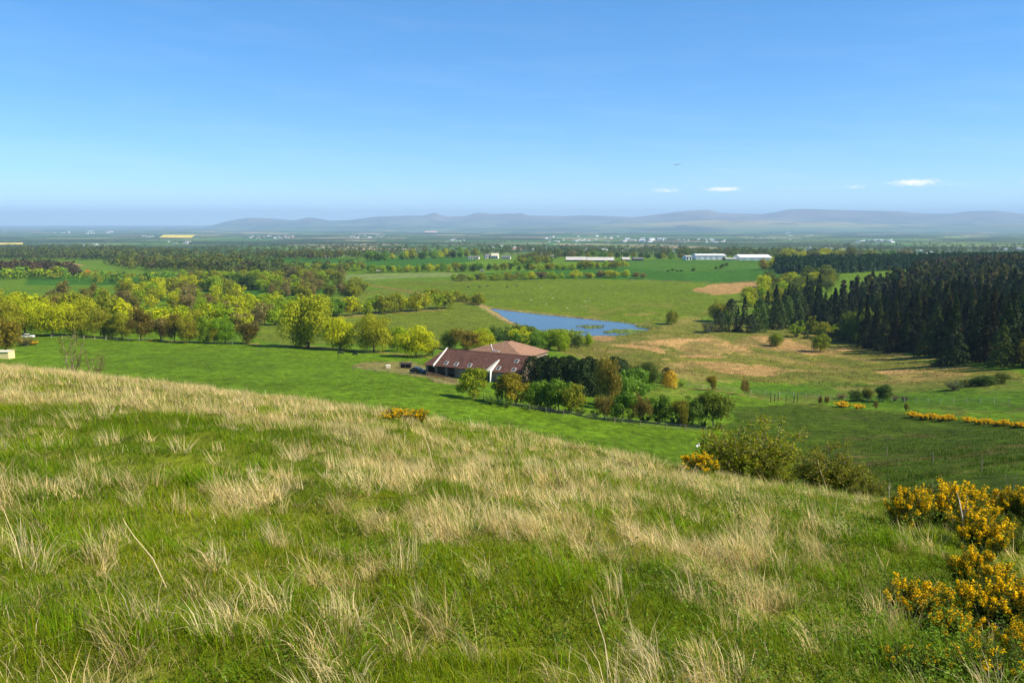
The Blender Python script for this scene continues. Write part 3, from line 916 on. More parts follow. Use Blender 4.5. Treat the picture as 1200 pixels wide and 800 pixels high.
hill('hills', [(690, 268), (725, 256), (760, 252), (785, 249), (806, 246), (830, 245.6), (842, 249), (870, 250), (892, 251.5), (910, 248.5), (925, 245.5), (945, 244.7), (1000, 246), (1055, 247.5), (1090, 250), (1115, 250), (1140, 247), (1165, 246.6), (1200, 250), (1260, 249), (1400, 252), (1560, 262)], 22500, 3600, MOOR, 211)
hill('hills', [(-500, 268.5), (-350, 264), (-200, 262.5), (-60, 264), (60, 266.5), (150, 268)], 33000, 4500, (.10, .11, .06), 221)
hill('hills', [(520, 270), (600, 266), (680, 263.5), (760, 261), (830, 258), (900, 259), (980, 260), (1020, 262), (1100, 263.5), (1200, 262), (1300, 262), (1500, 266)], 17500, 3400, (.44, .29, .16), 231, rough=.6)
hill('hills', [(240, 271), (330, 266), (420, 264), (500, 264.5), (590, 267), (640, 270)], 19500, 3000, (.11, .13, .06), 241, rough=.6)

# ------------------------------------------------------------------ farmhouse
def tile_material(name, c, vary):
    m, N, L, out = nodemat(name)
    p = N.new('ShaderNodeBsdfPrincipled'); p.inputs['Roughness'].default_value = .85; p.inputs['Specular IOR Level'].default_value = .2
    tc = N.new('ShaderNodeTexCoord')
    mp = N.new('ShaderNodeMapping'); mp.inputs['Scale'].default_value = (3.2, 3.0, 3.0); L.new(tc.outputs['Object'], mp.inputs[0])
    v = N.new('ShaderNodeTexVoronoi'); v.inputs['Scale'].default_value = 1.0; L.new(mp.outputs[0], v.inputs['Vector'])
    n = N.new('ShaderNodeTexNoise'); n.inputs['Scale'].default_value = .6; n.inputs['Detail'].default_value = 6; L.new(tc.outputs['Object'], n.inputs['Vector'])
    r = N.new('ShaderNodeValToRGB'); e = r.color_ramp.elements
    e[0].position = .1; e[0].color = tuple(x * (1 - vary) for x in c) + (1,); e[1].position = .9; e[1].color = tuple(x * (1 + vary) for x in c) + (1,)
    sx = N.new('ShaderNodeSeparateColor'); L.new(v.outputs['Color'], sx.inputs[0])
    ad = N.new('ShaderNodeMath'); ad.operation = 'ADD'; L.new(sx.outputs[0], ad.inputs[0]); L.new(n.outputs[0], ad.inputs[1])
    hf = N.new('ShaderNodeMath'); hf.operation = 'MULTIPLY'; hf.inputs[1].default_value = .5; L.new(ad.outputs[0], hf.inputs[0])
    L.new(hf.outputs[0], r.inputs[0]); L.new(r.outputs[0], p.inputs['Base Color']); L.new(p.outputs[0], out.inputs[0])
    return m
M_TILE = tile_material('weathered clay tiles', (.125, .060, .046), .45)
M_TILE2 = tile_material('orange clay tiles', (.27, .155, .10), .3)
M_STONE = simple('rubble stone', (.20, .16, .12), .9, .1, .35, 2.5, bump=.4)
M_DARKWOOD = simple('dark timber', (.05, .04, .035), .85, .1, .3, 4)
M_WHITE = simple('white render', (.75, .73, .68), .8, .2, .08, 3)
M_CREAM = simple('cream lead', (.55, .50, .38), .7, .2, .15, 3)
M_GLASS = simple('window glass', (.04, .05, .06), .1, .6, .1, 3)
M_WOOD = simple('weathered wood', (.26, .21, .15), .9, .1, .3, 6)
M_PALEWOOD = simple('pale wood', (.48, .42, .32), .9, .1, .2, 6)
M_WIRE = simple('galvanised wire', (.30, .30, .29), .6, .4, .1, 6)
M_METAL = simple('grey sheet roof', (.42, .40, .37), .6, .3, .12, .3)
M_WSHEET = simple('white sheet cladding', (.78, .78, .77), .55, .3, .06, .2)
M_DKWALL = simple('dark shed wall', (.10, .085, .07), .85, .1, .2, .4)
M_REDROOF = simple('red roof', (.33, .14, .10), .85, .1, .2, .5)
M_SLATE = simple('slate roof', (.13, .13, .14), .8, .2, .2, .6)
M_RUBBER = simple('rubber', (.02, .02, .02), .8, .2, .1, 6)

def slope_courses(mb, a0, a1, b0, b1, n, lift=.07):
    """stepped tile courses between eave edge a0-a1 and ridge edge b0-b1"""
    a0, a1, b0, b1 = map(Vector, (a0, a1, b0, b1))
    nor = (a1 - a0).cross(b0 - a0)
    if nor.length < 1e-6: nor = (a1 - a0).cross(b1 - a0)
    nor.normalize()
    if nor.z < 0: nor = -nor
    for i in range(n):
        t0, t1 = i / n, (i + 1.12) / n
        t1 = min(t1, 1)
        p0, p1 = a0.lerp(b0, t0), a1.lerp(b1, t0); q0, q1 = a0.lerp(b0, t1), a1.lerp(b1, t1)
        u = nor * lift
        mb.add([p0 + u, p1 + u, q1 + nor * .01, q0 + nor * .01, p0, p1], [(0, 1, 2, 3), (4, 5, 1, 0)])
HR = R(-28)
house = empty('farmhouse', (-8.0, 197.0, HOUSE_Z), HR)
tag(house, 'long low stone farmhouse with brown tiled roof, skylights and a white roof line', 'house')
E, RZ, HW, XL, XR, XH = 2.45, 5.85, 6.2, -12.9, 14.5, -9.9
m = MB(); slope_courses(m, (XL, -HW, E), (XR, -HW, E), (XH, 0, RZ), (XR, 0, RZ), 22)
slope_courses(m, (XR, HW, E), (XL, HW, E), (XR, 0, RZ), (XH, 0, RZ), 22)
slope_courses(m, (XL, HW, E), (XL, -HW, E), (XH, 0, RZ), (XH, 0, RZ), 18)
roof = m.build('roof', M_TILE, house)
m = MB(); m.tube([(XH, 0, RZ + .02), (XR, 0, RZ + .02)], .14, 6)
for sy in (-1, 1): m.tube([(XL, sy * HW, E + .03), (XH, 0, RZ + .03)], .11, 6)
m.build('ridge_tiles', M_TILE, roof)
m = MB(); dz = (RZ - E) / HW
pts = [(-9.75, -HW - .15, E - .05), (-9.75, 0.05, RZ + .08)]
for y0, y1 in ((-HW - .2, .1),):
    z0, z1 = E + (HW + y0) * dz, RZ + y1 * dz * -1 + .1
    m.add([(-10.0, y0, z0 - .1), (-9.70, y0, z0 - .1), (-9.70, y0, z0 + .32), (-10.0, y0, z0 + .32), (-10.0, y1, z1 - .3), (-9.70, y1, z1 - .3), (-9.70, y1, z1 + .26), (-10.0, y1, z1 + .26)],
          [(0, 1, 2, 3), (7, 6, 5, 4), (0, 4, 5, 1), (3, 2, 6, 7), (0, 3, 7, 4), (1, 5, 6, 2)])
m.build('skew_stone', M_WHITE, roof)
m = MB()
m.box((0.9, 5.6, E / 2 - .1), (26.2, .45, E + .1)); m.box((XL + .55, 0.2, E / 2 - .1), (.45, 10.6, E + .1)); m.box((XR - .3, 0, E / 2 + .1), (.45, 10.7, E + .3))
m.box((5.4, -5.6, E / 2 - .12), (17.2, .45, E + .08)); m.box((-7.9, -2.6, E / 2 - .12), (9.2, .4, E + .05))
m.prism([(-5.5, E + .02), (5.5, E + .02), (0, RZ - .3)], 'x', XR - .5, XR - .12)
m.build('wall', M_STONE, house)
for lx in (-12.2, -9.4, -6.4, -3.6):
    m = MB(); m.box((lx, -5.55, E / 2 - .15), (.6, .55, E + .05)); m.build('pier', M_STONE, house)
m = MB(); m.box((-7.9, -5.5, E - .09), (9.4, .35, .22)); m.build('lintel', M_DARKWOOD, house)
for lx, w_ in ((-1.6, 1.0), (3.4, 1.1), (8.6, 1.0), (11.4, 1.2)):
    m = MB(); m.box((lx, -5.84, 1.15), (w_ + .16, .06, 1.36)); fr = m.build('window', M_WHITE, house)
    m = MB(); m.box((lx, -5.88, 1.15), (w_, .04, 1.2)); m.build('pane', M_GLASS, fr)
def on_roof(lx, ly, h=.0): return (lx, ly, E + (HW + ly) * dz + h)
ang = math.atan(dz)
for lx, ly in ((-6.9, -5.0), (-3.9, -5.0), (-.05, -5.0), (8.0, -5.0), (12.2, -5.0), (11.5, -2.2)):
    c = Vector(on_roof(lx, ly, .10))
    ux, uy, un = Vector((1, 0, 0)), Vector((0, math.cos(ang), math.sin(ang))), Vector((0, -math.sin(ang), math.cos(ang)))
    def slab(mb, w_, l_, t0, t1):
        q = []
        for t in (t0, t1):
            for a, b in ((-1, -1), (1, -1), (1, 1), (-1, 1)): q.append(c + ux * a * w_ / 2 + uy * b * l_ / 2 + un * t)
        mb.add(q, [(3, 2, 1, 0), (4, 5, 6, 7), (0, 1, 5, 4), (1, 2, 6, 5), (2, 3, 7, 6), (3, 0, 4, 7)])
    m = MB(); slab(m, 1.0, 1.35, -.08, .06); f_ = m.build('skylight', M_METAL, roof)
    m = MB(); slab(m, .72, 1.05, -.02, .085); m.build('pane', M_GLASS, f_)
# porch with a curved cream roof and a white side wall
m = MB()
cx_, cy_ = 6.6, -5.0
prof = [(cx_ + 2.0 * math.cos(t), cy_ - 1.9 * math.sin(t)) for t in np.linspace(math.pi * .5, math.pi, 8)]
apex = on_roof(6.55, -2.6, .3)
vs = [apex] + [(x, y, E + .15) for x, y in prof] + [(cx_ - 2.0, cy_ + 1.6, E + .95)]
m.add(vs, [(0, i, i + 1) for i in range(1, len(vs) - 1)])
m.build('porch_roof', M_CREAM, house)
m = MB(); m.prism([(-7.0, -.1), (-7.0, E + .35), (-2.3, RZ - 1.05), (-2.3, E + 1.9), (-5.5, -.1)], 'x', 6.66, 6.86); m.build('porch_wall', M_WHITE, house)
m = MB(); m.prism([(x, y) for x, y in prof] + [(6.6, -5.8)], 'z', -.1, E - .1); m.build('porch_front', M_DARKWOOD, house)

barn = empty('barn', (-2.2, 215.5, HOUSE_Z + .1), HR)
tag(barn, 'farm outbuilding with pale orange hipped tile roof behind the farmhouse', 'barn')
BW, BD, BE, BR = 10.2, 7.6, 2.6, 5.75
m = MB(); rl = 1.2
slope_courses(m, (-BW, -BD, BE), (BW, -BD, BE), (1.0, -rl, BR), (1.6, -rl, BR), 18)
slope_courses(m, (BW, BD, BE), (-BW, BD, BE), (1.6, rl, BR), (1.0, rl, BR), 18)
slope_courses(m, (-BW, BD, BE), (-BW, -BD, BE), (1.0, rl, BR), (1.0, -rl, BR), 18)
slope_courses(m, (BW, -BD, BE), (BW, BD, BE), (1.6, -rl, BR), (1.6, rl, BR), 18)
broof = m.build('roof', M_TILE2, barn)
m = MB(); m.box((0, 0, BE / 2 - .2), (2 * BW - .8, 2 * BD - .8, BE + .3)); m.build('wall', M_STONE, barn)
def bslope(lx, ly, h): return Vector((lx, ly, BE + (ly + BD) / (BD - rl) * (BR - BE) + h))
m = MB(); m.tube([bslope(-2.4, -3.0, .06), bslope(-.6, -5.2, .06), bslope(1.6, -5.5, .06)], .16, 5); m.build('white_flashing', M_WHITE, broof)

# car and low open shed beside the house
def car(name, x, y, rz, body, label, z=None):
    o = empty(name, (x, y, Hz(x, y) if z is None else z), rz); tag(o, label, 'car')
    m = MB(); m.prism([(-2.0, .35), (2.0, .35), (2.05, .75), (1.75, .9), (1.0, .98), (-1.85, 1.0), (-2.08, .8)], 'y', -.82, .82); m.build('body', body, o)
    m = MB(); m.prism([(-1.75, .99), (.98, .97), (.35, 1.42), (-1.2, 1.46)], 'y', -.72, .72); m.build('windows', M_GLASS, o)
    m = MB(); m.prism([(-1.22, 1.44), (.36, 1.40), (.3, 1.47), (-1.1, 1.51)], 'y', -.66, .66); m.build('car_roof', body, o)
    for sx in (-1.28, 1.3):
        for sy in (-.74, .74):
            m = MB(); m.tube([(sx, sy - .1, .33), (sx, sy + .1, .33)], .33, 12); w_ = m.build('wheel', M_RUBBER, o)
            m = MB(); m.tube([(sx, sy - .115, .33), (sx, sy + .115, .33)], .19, 8); m.build('rim', M_WIRE, w_)
    for sy in (-.55, .55):
        m = MB(); m.box((2.0, sy, .72), (.12, .3, .14)); m.build('headlight', M_WSHEET, o)
    return o
M_CARBLUE = simple('dark blue paint', (.015, .02, .03), .25, .5, .1, 2)
M_CARWHITE = simple('white paint', (.78, .78, .76), .3, .5, .05, 2)
p = gpt(493, 436.0); car('parked_car', p.x - .5, p.y - 1.5, R(-25), M_CARBLUE, 'dark car parked at the left end of the farmhouse')
p = gpt(33, 396); car('parked_car', p.x, p.y, R(8), M_CARWHITE, 'white car parked beneath the trees at the left edge')
p = gpt(476, 431); sh = empty('log_shelter', p, R(-12)); tag(sh, 'low dark shelter with posts on rough ground left of the farmhouse', 'shelter')
m = MB(); m.box((0, 0, .55), (3.0, 1.0, .9)); m.build('log_stack', M_DARKWOOD, sh)
m = MB(); m.prism([(-.8, 1.15), (.8, 1.35), (.8, 1.43), (-.8, 1.23)], 'x', -1.8, 1.8); m.build('roof', M_DARKWOOD, sh)
for sx in (-1.7, 0, 1.7):
    m = MB(); m.box((sx, -.7, .5), (.12, .12, 1.3)); m.build('post', M_WOOD, sh)
p = gpt(3, 419.5)
ck = empty('garden_hut', (p.x - .9, p.y, p.z - .15), R(4)); tag(ck, 'pale cream hut cut off by the left edge of the view', 'hut')
m = MB(); m.box((0, 0, .95), (6.4, 3, 2.1)); m.build('wall', simple('cream boards', (.66, .55, .27), .8, .2, .08, 1), ck)
m = MB(); m.prism([(-1.7, 2.0), (1.7, 2.0), (0, 2.3)], 'x', -3.4, 3.35); m.build('roof', M_CREAM, ck)
p = gpt(455, 431); o = empty('water_trough', p, .2); tag(o, 'small pale block standing in rough grass by the fence left of the house', 'trough')
m = MB(); m.prism([(-.55, 0), (.55, 0), (.62, .75), (-.62, .75)], 'y', -.4, .4); m.build('trough_body', M_CREAM, o); m = MB(); m.box((0, 0, .77), (1.3, .9, .06)); m.build('trough_rim', M_WHITE, o)

# ------------------------------------------------------------------ fences
POST = None
def fence(pts, spacing, label, h=1.15, rails=3, mat=None, wire=True, r=.07, slats=False, px=True):
    g = random.Random(len(label))
    P = [gpt(*p) for p in pts] if px else [Vector((p[0], p[1], Hz(*p))) for p in pts]
    o = empty('fence', P[0]); tag(o, label, 'fence')
    mat = mat or M_WOOD
    m = MB(); m.tube([(0, 0, -.2), (.01, 0, h * .6), (0, .01, h)], [r, r * .95, r * .85], 5); pm = m.mesh('post', mat)
    tops = []
    for a, b in zip(P[:-1], P[1:]):
        n = max(1, int((b - a).length / spacing))
        for i in range(n):
            q = a.lerp(b, i / n); q.z = Hz(q.x, q.y)
            c = link('post', pm, o); c.location = q - P[0]
            c.rotation_euler = (g.uniform(-.06, .06), g.uniform(-.06, .06), g.uniform(0, 6)); c.scale = (1, 1, g.uniform(.85, 1.1))
            tops.append(q - P[0])
    if wire:
        m = MB()
        for k in range(rails):
            z = h * (.35 + .55 * k / max(1, rails - 1)) if rails > 1 else h * .85
            m.tube([t_ + Vector((0, 0, z)) for t_ in tops], .012 if not slats else .05, 3)
        m.build('rail' if slats else 'wire', mat if slats else M_WIRE, o)
    return o
fence([(414, 434), (440, 436), (470, 439), (503, 444), (537, 453), (556, 466), (600, 477), (660, 487), (720, 496), (780, 503), (850, 509)], 3.2, 'post and wire fence below the farmhouse and its row of trees')
fence([(500, 440), (515, 443), (537, 449)], .45, 'close brown garden fence in front of the farmhouse', h=1.0, rails=2, mat=simple('brown fence wood', (.24, .15, .09), .9, .1, .3, 5), slats=True)
fence([(60, 396), (150, 399), (230, 402), (300, 404)], 4.0, 'pale post fence along the top of the green field at left', mat=M_PALEWOOD, r=.09)
fence([(790, 452), (840, 457), (880, 461), (930, 464), (990, 468), (1060, 471), (1200, 474)], 3.0, 'thin post and wire fence crossing the valley right of the golden conifer', mat=M_PALEWOOD)
fence([(900, 505), (945, 517), (1039, 534), (1093, 542), (1150, 552), (1215, 562)], 1000, 'sparse weathered fence posts in the dark green field at right', mat=M_WOOD, r=.05, h=1.2, wire=False)
fence([(903, 471), (912, 470), (930, 472), (938, 471)], 1.6, 'short section of tall dark posts by the young trees', mat=M_DARKWOOD, h=2.2, r=.09)
# stake near the brow
x, y = hit1(311, 461); o = empty('stake', (x, y, Hz(x, y)), .3); tag(o, 'thin white stake standing on the grassy brow', 'stake')
m = MB(); m.tube([(0, 0, -.1), (.01, 0, .3), (-.02, 0, .62)], [.022, .02, .015], 5); m.build('shaft', M_WHITE, o); m = MB(); m.tube([(-.02, 0, .60), (-.02, 0, .66)], [.03, .02], 5); m.build('cap', M_WHITE, o)

# ------------------------------------------------------------------ animals
def skin_mesh(name, V, Ed, rad, mats, sub=1):
    me = bpy.data.meshes.new(name + '_cage'); me.from_pydata(V, Ed, [])
    o = bpy.data.objects.new(name + '_cage', me); COL.objects.link(o)
    md = o.modifiers.new('skin', 'SKIN'); md.use_smooth_shade = True
    sv = me.skin_vertices[0].data
    for i, r_ in enumerate(rad): sv[i].radius = (r_, r_) if not isinstance(r_, tuple) else r_
    sv[0].use_root = True
    o.modifiers.new('sub', 'SUBSURF').levels = sub
    bpy.context.view_layer.update()
    ev = o.evaluated_get(bpy.context.evaluated_depsgraph_get())
    out = bpy.data.meshes.new_from_object(ev); out.name = name
    bpy.data.objects.remove(o); bpy.data.meshes.remove(me)
    out.materials.clear()
    for m_ in mats: out.materials.append(m_)
    return out
def beast(name, head_low, s, mat):
    V = [(0, 0, 1.0), (.55, 0, 1.05), (-.55, 0, 1.03), (.85, 0, 1.12)]
    rad = [.36, .34, .32, .2]
    hd = [(1.12, 0, .75), (1.25, 0, .42), (1.42, 0, .22)] if head_low else [(1.15, 0, 1.35), (1.42, 0, 1.38), (1.68, 0, 1.25)]
    V += hd; rad += [.16, .14, .09]
    Ed = [(0, 1), (0, 2), (1, 3), (3, 4), (4, 5), (5, 6)]
    for sx, bend in ((.6, .03), (-.62, -.1)):
        for sy in (-.2, .2):
            k = len(V); V += [(sx, sy, .72), (sx + bend, sy, .42), (sx + .02, sy, .06)]; rad += [.13, .075, .065]
            Ed += [(1 if sx > 0 else 2, k), (k, k + 1), (k + 1, k + 2)]
    k = len(V); V += [(-.95, 0, 1.05), (-1.02, 0, .5)]; rad += [.05, .04]; Ed += [(2, k), (k, k + 1)]
    for sy in (-.2, .2):
        k = len(V); q = hd[1]; V += [(q[0] - .1, sy, q[2] + .16)]; rad += [.045]; Ed += [(5, k)]
    return skin_mesh(name, [tuple(c * s for c in v) for v in V], Ed, [r_ * s for r_ in rad], [mat])
M_COW = simple('black hide', (.012, .011, .010), .6, .3, .3, 3)
M_SHEEP = simple('white fleece', (.52, .49, .40), .95, .05, .1, 5)
cowm = [beast('cow', True, 1.0, M_COW), beast('cow', False, 1.0, M_COW)]
def cow(px, py, rz, k, label, group=None, sc=1.0):
    p = gpt(px, py); o = link('cow', cowm[k]); o.location = p; o.rotation_euler = (0, 0, rz); o.scale = (sc,) * 3; tag(o, label, 'cow', group)
cow(398.5, 416, R(10), 0, 'black cow grazing by the big bright trees, larger and left of two', sc=.95)
cow(416.5, 417, R(170), 0, 'black cow right of the other grazing below the bright trees', sc=.8)
for i, (px, py) in enumerate(((548.5, 337.2), (562, 337.0), (571, 335.8), (594.5, 337.4), (606, 336))):
    cow(px, py, R((20, 160, 0, 200, 90)[i]), i % 2, 'tiny dark cow grazing in the far olive-green pasture', 'cows in the far pasture', 1.0)
shm = [beast('sheep', True, .62, M_SHEEP), beast('sheep', False, .62, M_SHEEP)]
g = random.Random(4)
for i, (px, py) in enumerate(((612, 343), (634, 338), (646, 346), (648, 350), (622, 352), (686, 354), (691, 353.5), (690, 350), (682, 359.5), (686, 359.6), (706, 335), (661, 344), (640, 357), (665, 362), (652, 341), (802, 335))):
    p = gpt(px, py); o = link('sheep', shm[i % 2]); o.location = p; o.rotation_euler = (0, 0, g.uniform(0, 6)); o.scale = (.95,) * 3
    tag(o, 'tiny white sheep in the pasture beyond the lake', 'sheep', 'sheep beyond the lake')
# white gull gliding over the field
t, q = ray(818.5, 522.5); YB = 66.0
gull = empty('gull', (float(t) * YB, YB, CAM_Z + float(q) * YB), R(150)); tag(gull, 'white gull gliding low over the green field', 'bird')
link('body', skin_mesh('gull', [(0, 0, 0), (.14, 0, .01), (.2, 0, .03), (.27, 0, .025), (-.16, 0, .01), (-.28, 0, .02)], [(0, 1), (1, 2), (2, 3), (0, 4), (4, 5)], [.075, .055, .045, .02, .05, (.05, .012)], [M_WHITE], 2), gull)
M_GULL = simple('grey wing', (.5, .52, .54), .8, .2, .08, 5)
for sy in (-1, 1):
    m = MB(); yy = [.05, .22, .40, .62]; zz = [.03, .14, .17, .08]; xa = [.12, .15, .10, -.08]; xb = [-.08, -.05, -.09, -.12]
    vs = []
    for k in range(4): vs += [(xa[k], sy * yy[k], zz[k]), (xb[k], sy * yy[k], zz[k] - .01), (xb[k], sy * yy[k], zz[k] - .02), (xa[k], sy * yy[k], zz[k] - .025)]
    fs = []
    for k in range(3):
        for j in range(4): fs.append((k * 4 + j, k * 4 + (j + 1) % 4, k * 4 + 4 + (j + 1) % 4, k * 4 + 4 + j))
    fs += [(3, 2, 1, 0), (12, 13, 14, 15)]
    m.add(vs, fs); m.build('wing', M_WHITE, gull)
# airliner low over the plain
t, q = ray(793.3, 193.0); YA = 4700.0
pl = empty('airliner', (float(t) * YA, YA, CAM_Z + float(q) * YA), R(176)); tag(pl, 'small grey airliner flying left above the hills', 'aeroplane')
M_PLANE = simple('airliner paint', (.34, .37, .40), .4, .4, .05, .1)
m = MB(); m.tube([(19, 0, -.4), (17.5, 0, 0), (14, 0, .2), (0, 0, .2), (-9, 0, .4), (-18, 0, 1.3)], [.3, 1.3, 2.0, 2.0, 1.9, .5], 10); m.build('fuselage', M_PLANE, pl)
for sy in (-1, 1):
    m = MB(); m.prism([(3.5, sy * 1.5), (-3.0, sy * 1.5), (-6.6, sy * 17), (-5.2, sy * 17)], 'z', -.5, -.1); m.build('wing', M_PLANE, pl)
    m = MB(); m.tube([(3.4, sy * 5.6, -1.6), (2.8, sy * 5.6, -1.6), (-1.2, sy * 5.6, -1.5)], [.9, 1.1, .7], 8); m.build('engine', M_PLANE, pl)
    m = MB(); m.prism([(-14.5, sy * .6), (-17.6, sy * .6), (-18.8, sy * 6), (-17.4, sy * 6)], 'z', 1.2, 1.45); m.build('tailplane', M_PLANE, pl)
m = MB(); m.prism([(-12.5, 1.8), (-17.8, 1.4), (-19.4, 7.4), (-17.2, 7.4)], 'y', -.2, .2); m.build('tail_fin', M_PLANE, pl)

# ------------------------------------------------------------------ far buildings
def bldg(name, px, py, wpx, hpx, label, cat, wall, roof, dep=12.0, rz=0.0, rise=.35, group=None, openings=0, opm=None, Y=None):
    if Y is None: x, y = hit1(px, py)
    else: t, q = ray(px, py); x, y = float(t) * Y, Y
    w_, h_ = wpx / FPX * y, hpx / FPX * y
    o = empty(name, (x, y, Hz(x, y) - .3), rz); tag(o, label, cat, group)
    e = h_ * (1 - rise)
    m = MB(); m.box((0, dep / 2, e / 2), (w_, dep, e)); 
    m.prism([(.02, e - .01), (dep - .02, e - .01), (dep / 2, h_ - .2)], 'x', -w_ / 2 + .1, w_ / 2 - .1)
    wl_ = m.build('wall', wall, o)
    m = MB(); m.prism([(-.6, e - .25), (dep / 2, h_), (dep + .6, e - .25), (dep + .6, e), (dep / 2, h_ + .3), (-.6, e)], 'x', -w_ / 2 - .4, w_ / 2 + .4); m.build('roof', roof, o)
    for i in range(openings):
        m = MB(); cx = -w_ / 2 + w_ * (i + .5) / openings
        m.box((cx, -.06, e * .45), (w_ / openings * .5, .12, e * .6)); m.build('opening', opm or M_GLASS, o)
    return o
bldg('long_shed', 675.5, 306.2, 24, 5.0, 'left of two long low pale-roofed sheds beyond the crop field', 'shed', M_DKWALL, M_METAL, 16, R(-2), .62, openings=5, opm=M_DARKWOOD)
bldg('long_shed', 704, 306.8, 31, 5.2, 'right and longer of two long low pale-roofed sheds beyond the crop field', 'shed', M_DKWALL, M_METAL, 16, R(-2), .6, openings=6, opm=M_DARKWOOD)
bldg('cattle_shed', 734, 305.6, 9, 4.0, 'small grey shed right of the long pale sheds', 'shed', M_DKWALL, M_METAL, 12, 0, .55)
bldg('cattle_shed', 748, 305.4, 12, 3.6, 'low dark shed next to brown bushes at the field edge', 'shed', M_DKWALL, M_SLATE, 12, 0, .4)
bldg('depot', 641, 302.5, 18, 3.6, 'pale depot between trees left of the long sheds', 'depot', M_CREAM, M_METAL, 20, 0, .3)
bldg('warehouse', 807.5, 304.6, 7, 5.0, 'small white block left of the white warehouses', 'warehouse', M_WSHEET, M_METAL, 20, R(5), .15, openings=2)
bldg('warehouse', 833.5, 304.4, 34, 6.2, 'tall white warehouse behind small trees beyond the crop field', 'warehouse', M_WSHEET, M_WSHEET, 45, R(-3), .14, openings=5, opm=simple('cladding joint', (.5, .52, .55), .6, .3, .05, .3))
bldg('warehouse', 886, 305.0, 36, 6.0, 'wide low white warehouse with a curved roof beside the forest', 'warehouse', M_WSHEET, M_WSHEET, 50, R(-3), .42, openings=4, opm=simple('cladding grey', (.55, .56, .58), .6, .3, .05, .3))
bldg('warehouse', 857, 305.0, 12, 2.6, 'low cream annexe between the two white warehouses', 'warehouse', M_CREAM, M_METAL, 20, 0, .25)
bldg('villa', 551.5, 304, 5, 3.8, 'dark-roofed white cottage at the left of the hamlet', 'house', M_WHITE, M_SLATE, 9, R(10), .45, openings=2)
bldg('villa', 558, 303.6, 6, 3.6, 'low white cottage second in the hamlet', 'house', M_WHITE, M_SLATE, 9, R(-8), .4, openings=3)
bldg('villa', 572, 303, 6, 5.0, 'white cottage behind a tree in the hamlet', 'house', M_WHITE, M_SLATE, 9, R(20), .45, openings=2)
bldg('villa', 579.5, 303, 8, 6.2, 'tallest white house in the middle of the hamlet', 'house', M_WHITE, M_CREAM, 10, R(-10), .45, openings=3)
bldg('villa', 593, 303.6, 10, 4.0, 'long white house at the right end of the hamlet', 'house', M_WHITE, M_SLATE, 10, R(-6), .4, openings=4)
bldg('villa', 379.5, 302.5, 13, 4.5, 'red-roofed farm among trees at the far green fields', 'house', M_WHITE, M_REDROOF, 10, R(6), .55, openings=3)
bldg('field_hut', 444, 318.8, 6, 2.6, 'cream hut at the end of a far tree line', 'hut', M_CREAM, M_CREAM, 4, R(6), .4, openings=1)
bldg('field_hut', 565, 318.2, 4, 2.2, 'tiny cream hut among bushes by the crop field', 'hut', M_CREAM, M_SLATE, 4, 0, .4, openings=1)
# distant town buildings: each one its own little gabled block
def block_mesh(mat_w, mat_r, pitch):
    m = MB(); m.box((0, 0, .35), (1, 1, .7)); m.cur = 1
    m.prism([(-.52, .69), (.52, .69), (0, .7 + pitch)], 'x', -.51, .51); return m.mesh('town_building', mat_w, mat_r)
BLK = [block_mesh(M_WSHEET, M_WSHEET, .12), block_mesh(M_WHITE, M_SLATE, .35), block_mesh(M_CREAM, M_REDROOF, .35), block_mesh(M_WSHEET, M_METAL, .15)]
g = random.Random(77)
def town(px0, px1, py0, py1, n, wpx, hpx, label, group, kinds=(0, 1, 3)):
    for i in range(n):
        px, py = g.uniform(px0, px1), g.uniform(py0, py1)
        x, y = hit1(px, py); o = link('town_building', BLK[g.choice(kinds)]); o.location = (x, y, Hz(x, y) - 1)
        w_ = g.uniform(wpx[0], wpx[1]) / FPX * y; h_ = g.uniform(hpx[0], hpx[1]) / FPX * y + 1
        o.scale = (w_, w_ * g.uniform(.5, .9), h_); o.rotation_euler = (0, 0, g.uniform(-.4, .4)); tag(o, label, 'building', group)
town(728, 775, 281, 284, 18, (2.5, 7), (1.2, 3.2), 'white block in the bright cluster of the distant town centre', 'bright town centre blocks', (0, 0, 3))
town(640, 728, 277, 284, 30, (1.5, 4), (.9, 2.2), 'pale building of the distant town left of its bright centre', 'pale distant town buildings')
town(775, 850, 280, 284.5, 20, (1.5, 5), (.8, 1.8), 'low pale building of the distant town right of its bright centre', 'low distant town buildings')
town(600, 680, 290, 293.5, 22, (2, 4), (1.2, 2), 'red-roofed house in the terrace estate behind the trees', 'red-roofed estate houses', (2, 2, 1))
town(672, 735, 293, 295.2, 9, (5, 12), (1.4, 2.2), 'long white shed in the industrial strip above the farm sheds', 'white industrial strip sheds', (0, 3))
town(1003, 1050, 281, 285, 12, (2, 8), (.9, 2), 'white factory block in the right-hand plain', 'factory blocks in the right plain', (0, 3))
town(938, 1002, 291, 293.5, 10, (4, 10), (1.2, 2.2), 'grey white works building beyond the right forest', 'works beyond the right forest', (0, 3))
town(1165, 1200, 291, 294, 6, (5, 9), (1.2, 2.2), 'grey industrial roof at the far right edge', 'industrial roofs at the right edge', (3, 0))
town(1045, 1125, 294, 297, 9, (3, 9), (1, 1.8), 'pale building peeping over the plantation', 'buildings over the plantation', (0, 1, 3))
town(100, 130, 271, 274, 7, (2, 8), (.6, 1.2), 'white shed far out on the left plain', 'sheds on the left plain', (0, 0, 3))
town(60, 85, 272, 275, 5, (2, 6), (.6, 1.2), 'pale building beyond the woods at far left', 'far left pale buildings', (0, 1, 3))
town(98, 125, 286.5, 289, 7, (2, 5), (.8, 1.4), 'white house just above the dark wood at left', 'white houses above the left wood', (0, 1))
town(160, 180, 276.5, 278.5, 3, (3, 6), (.8, 1.2), 'white building left of the yellow field', 'white buildings by the yellow field', (0,))
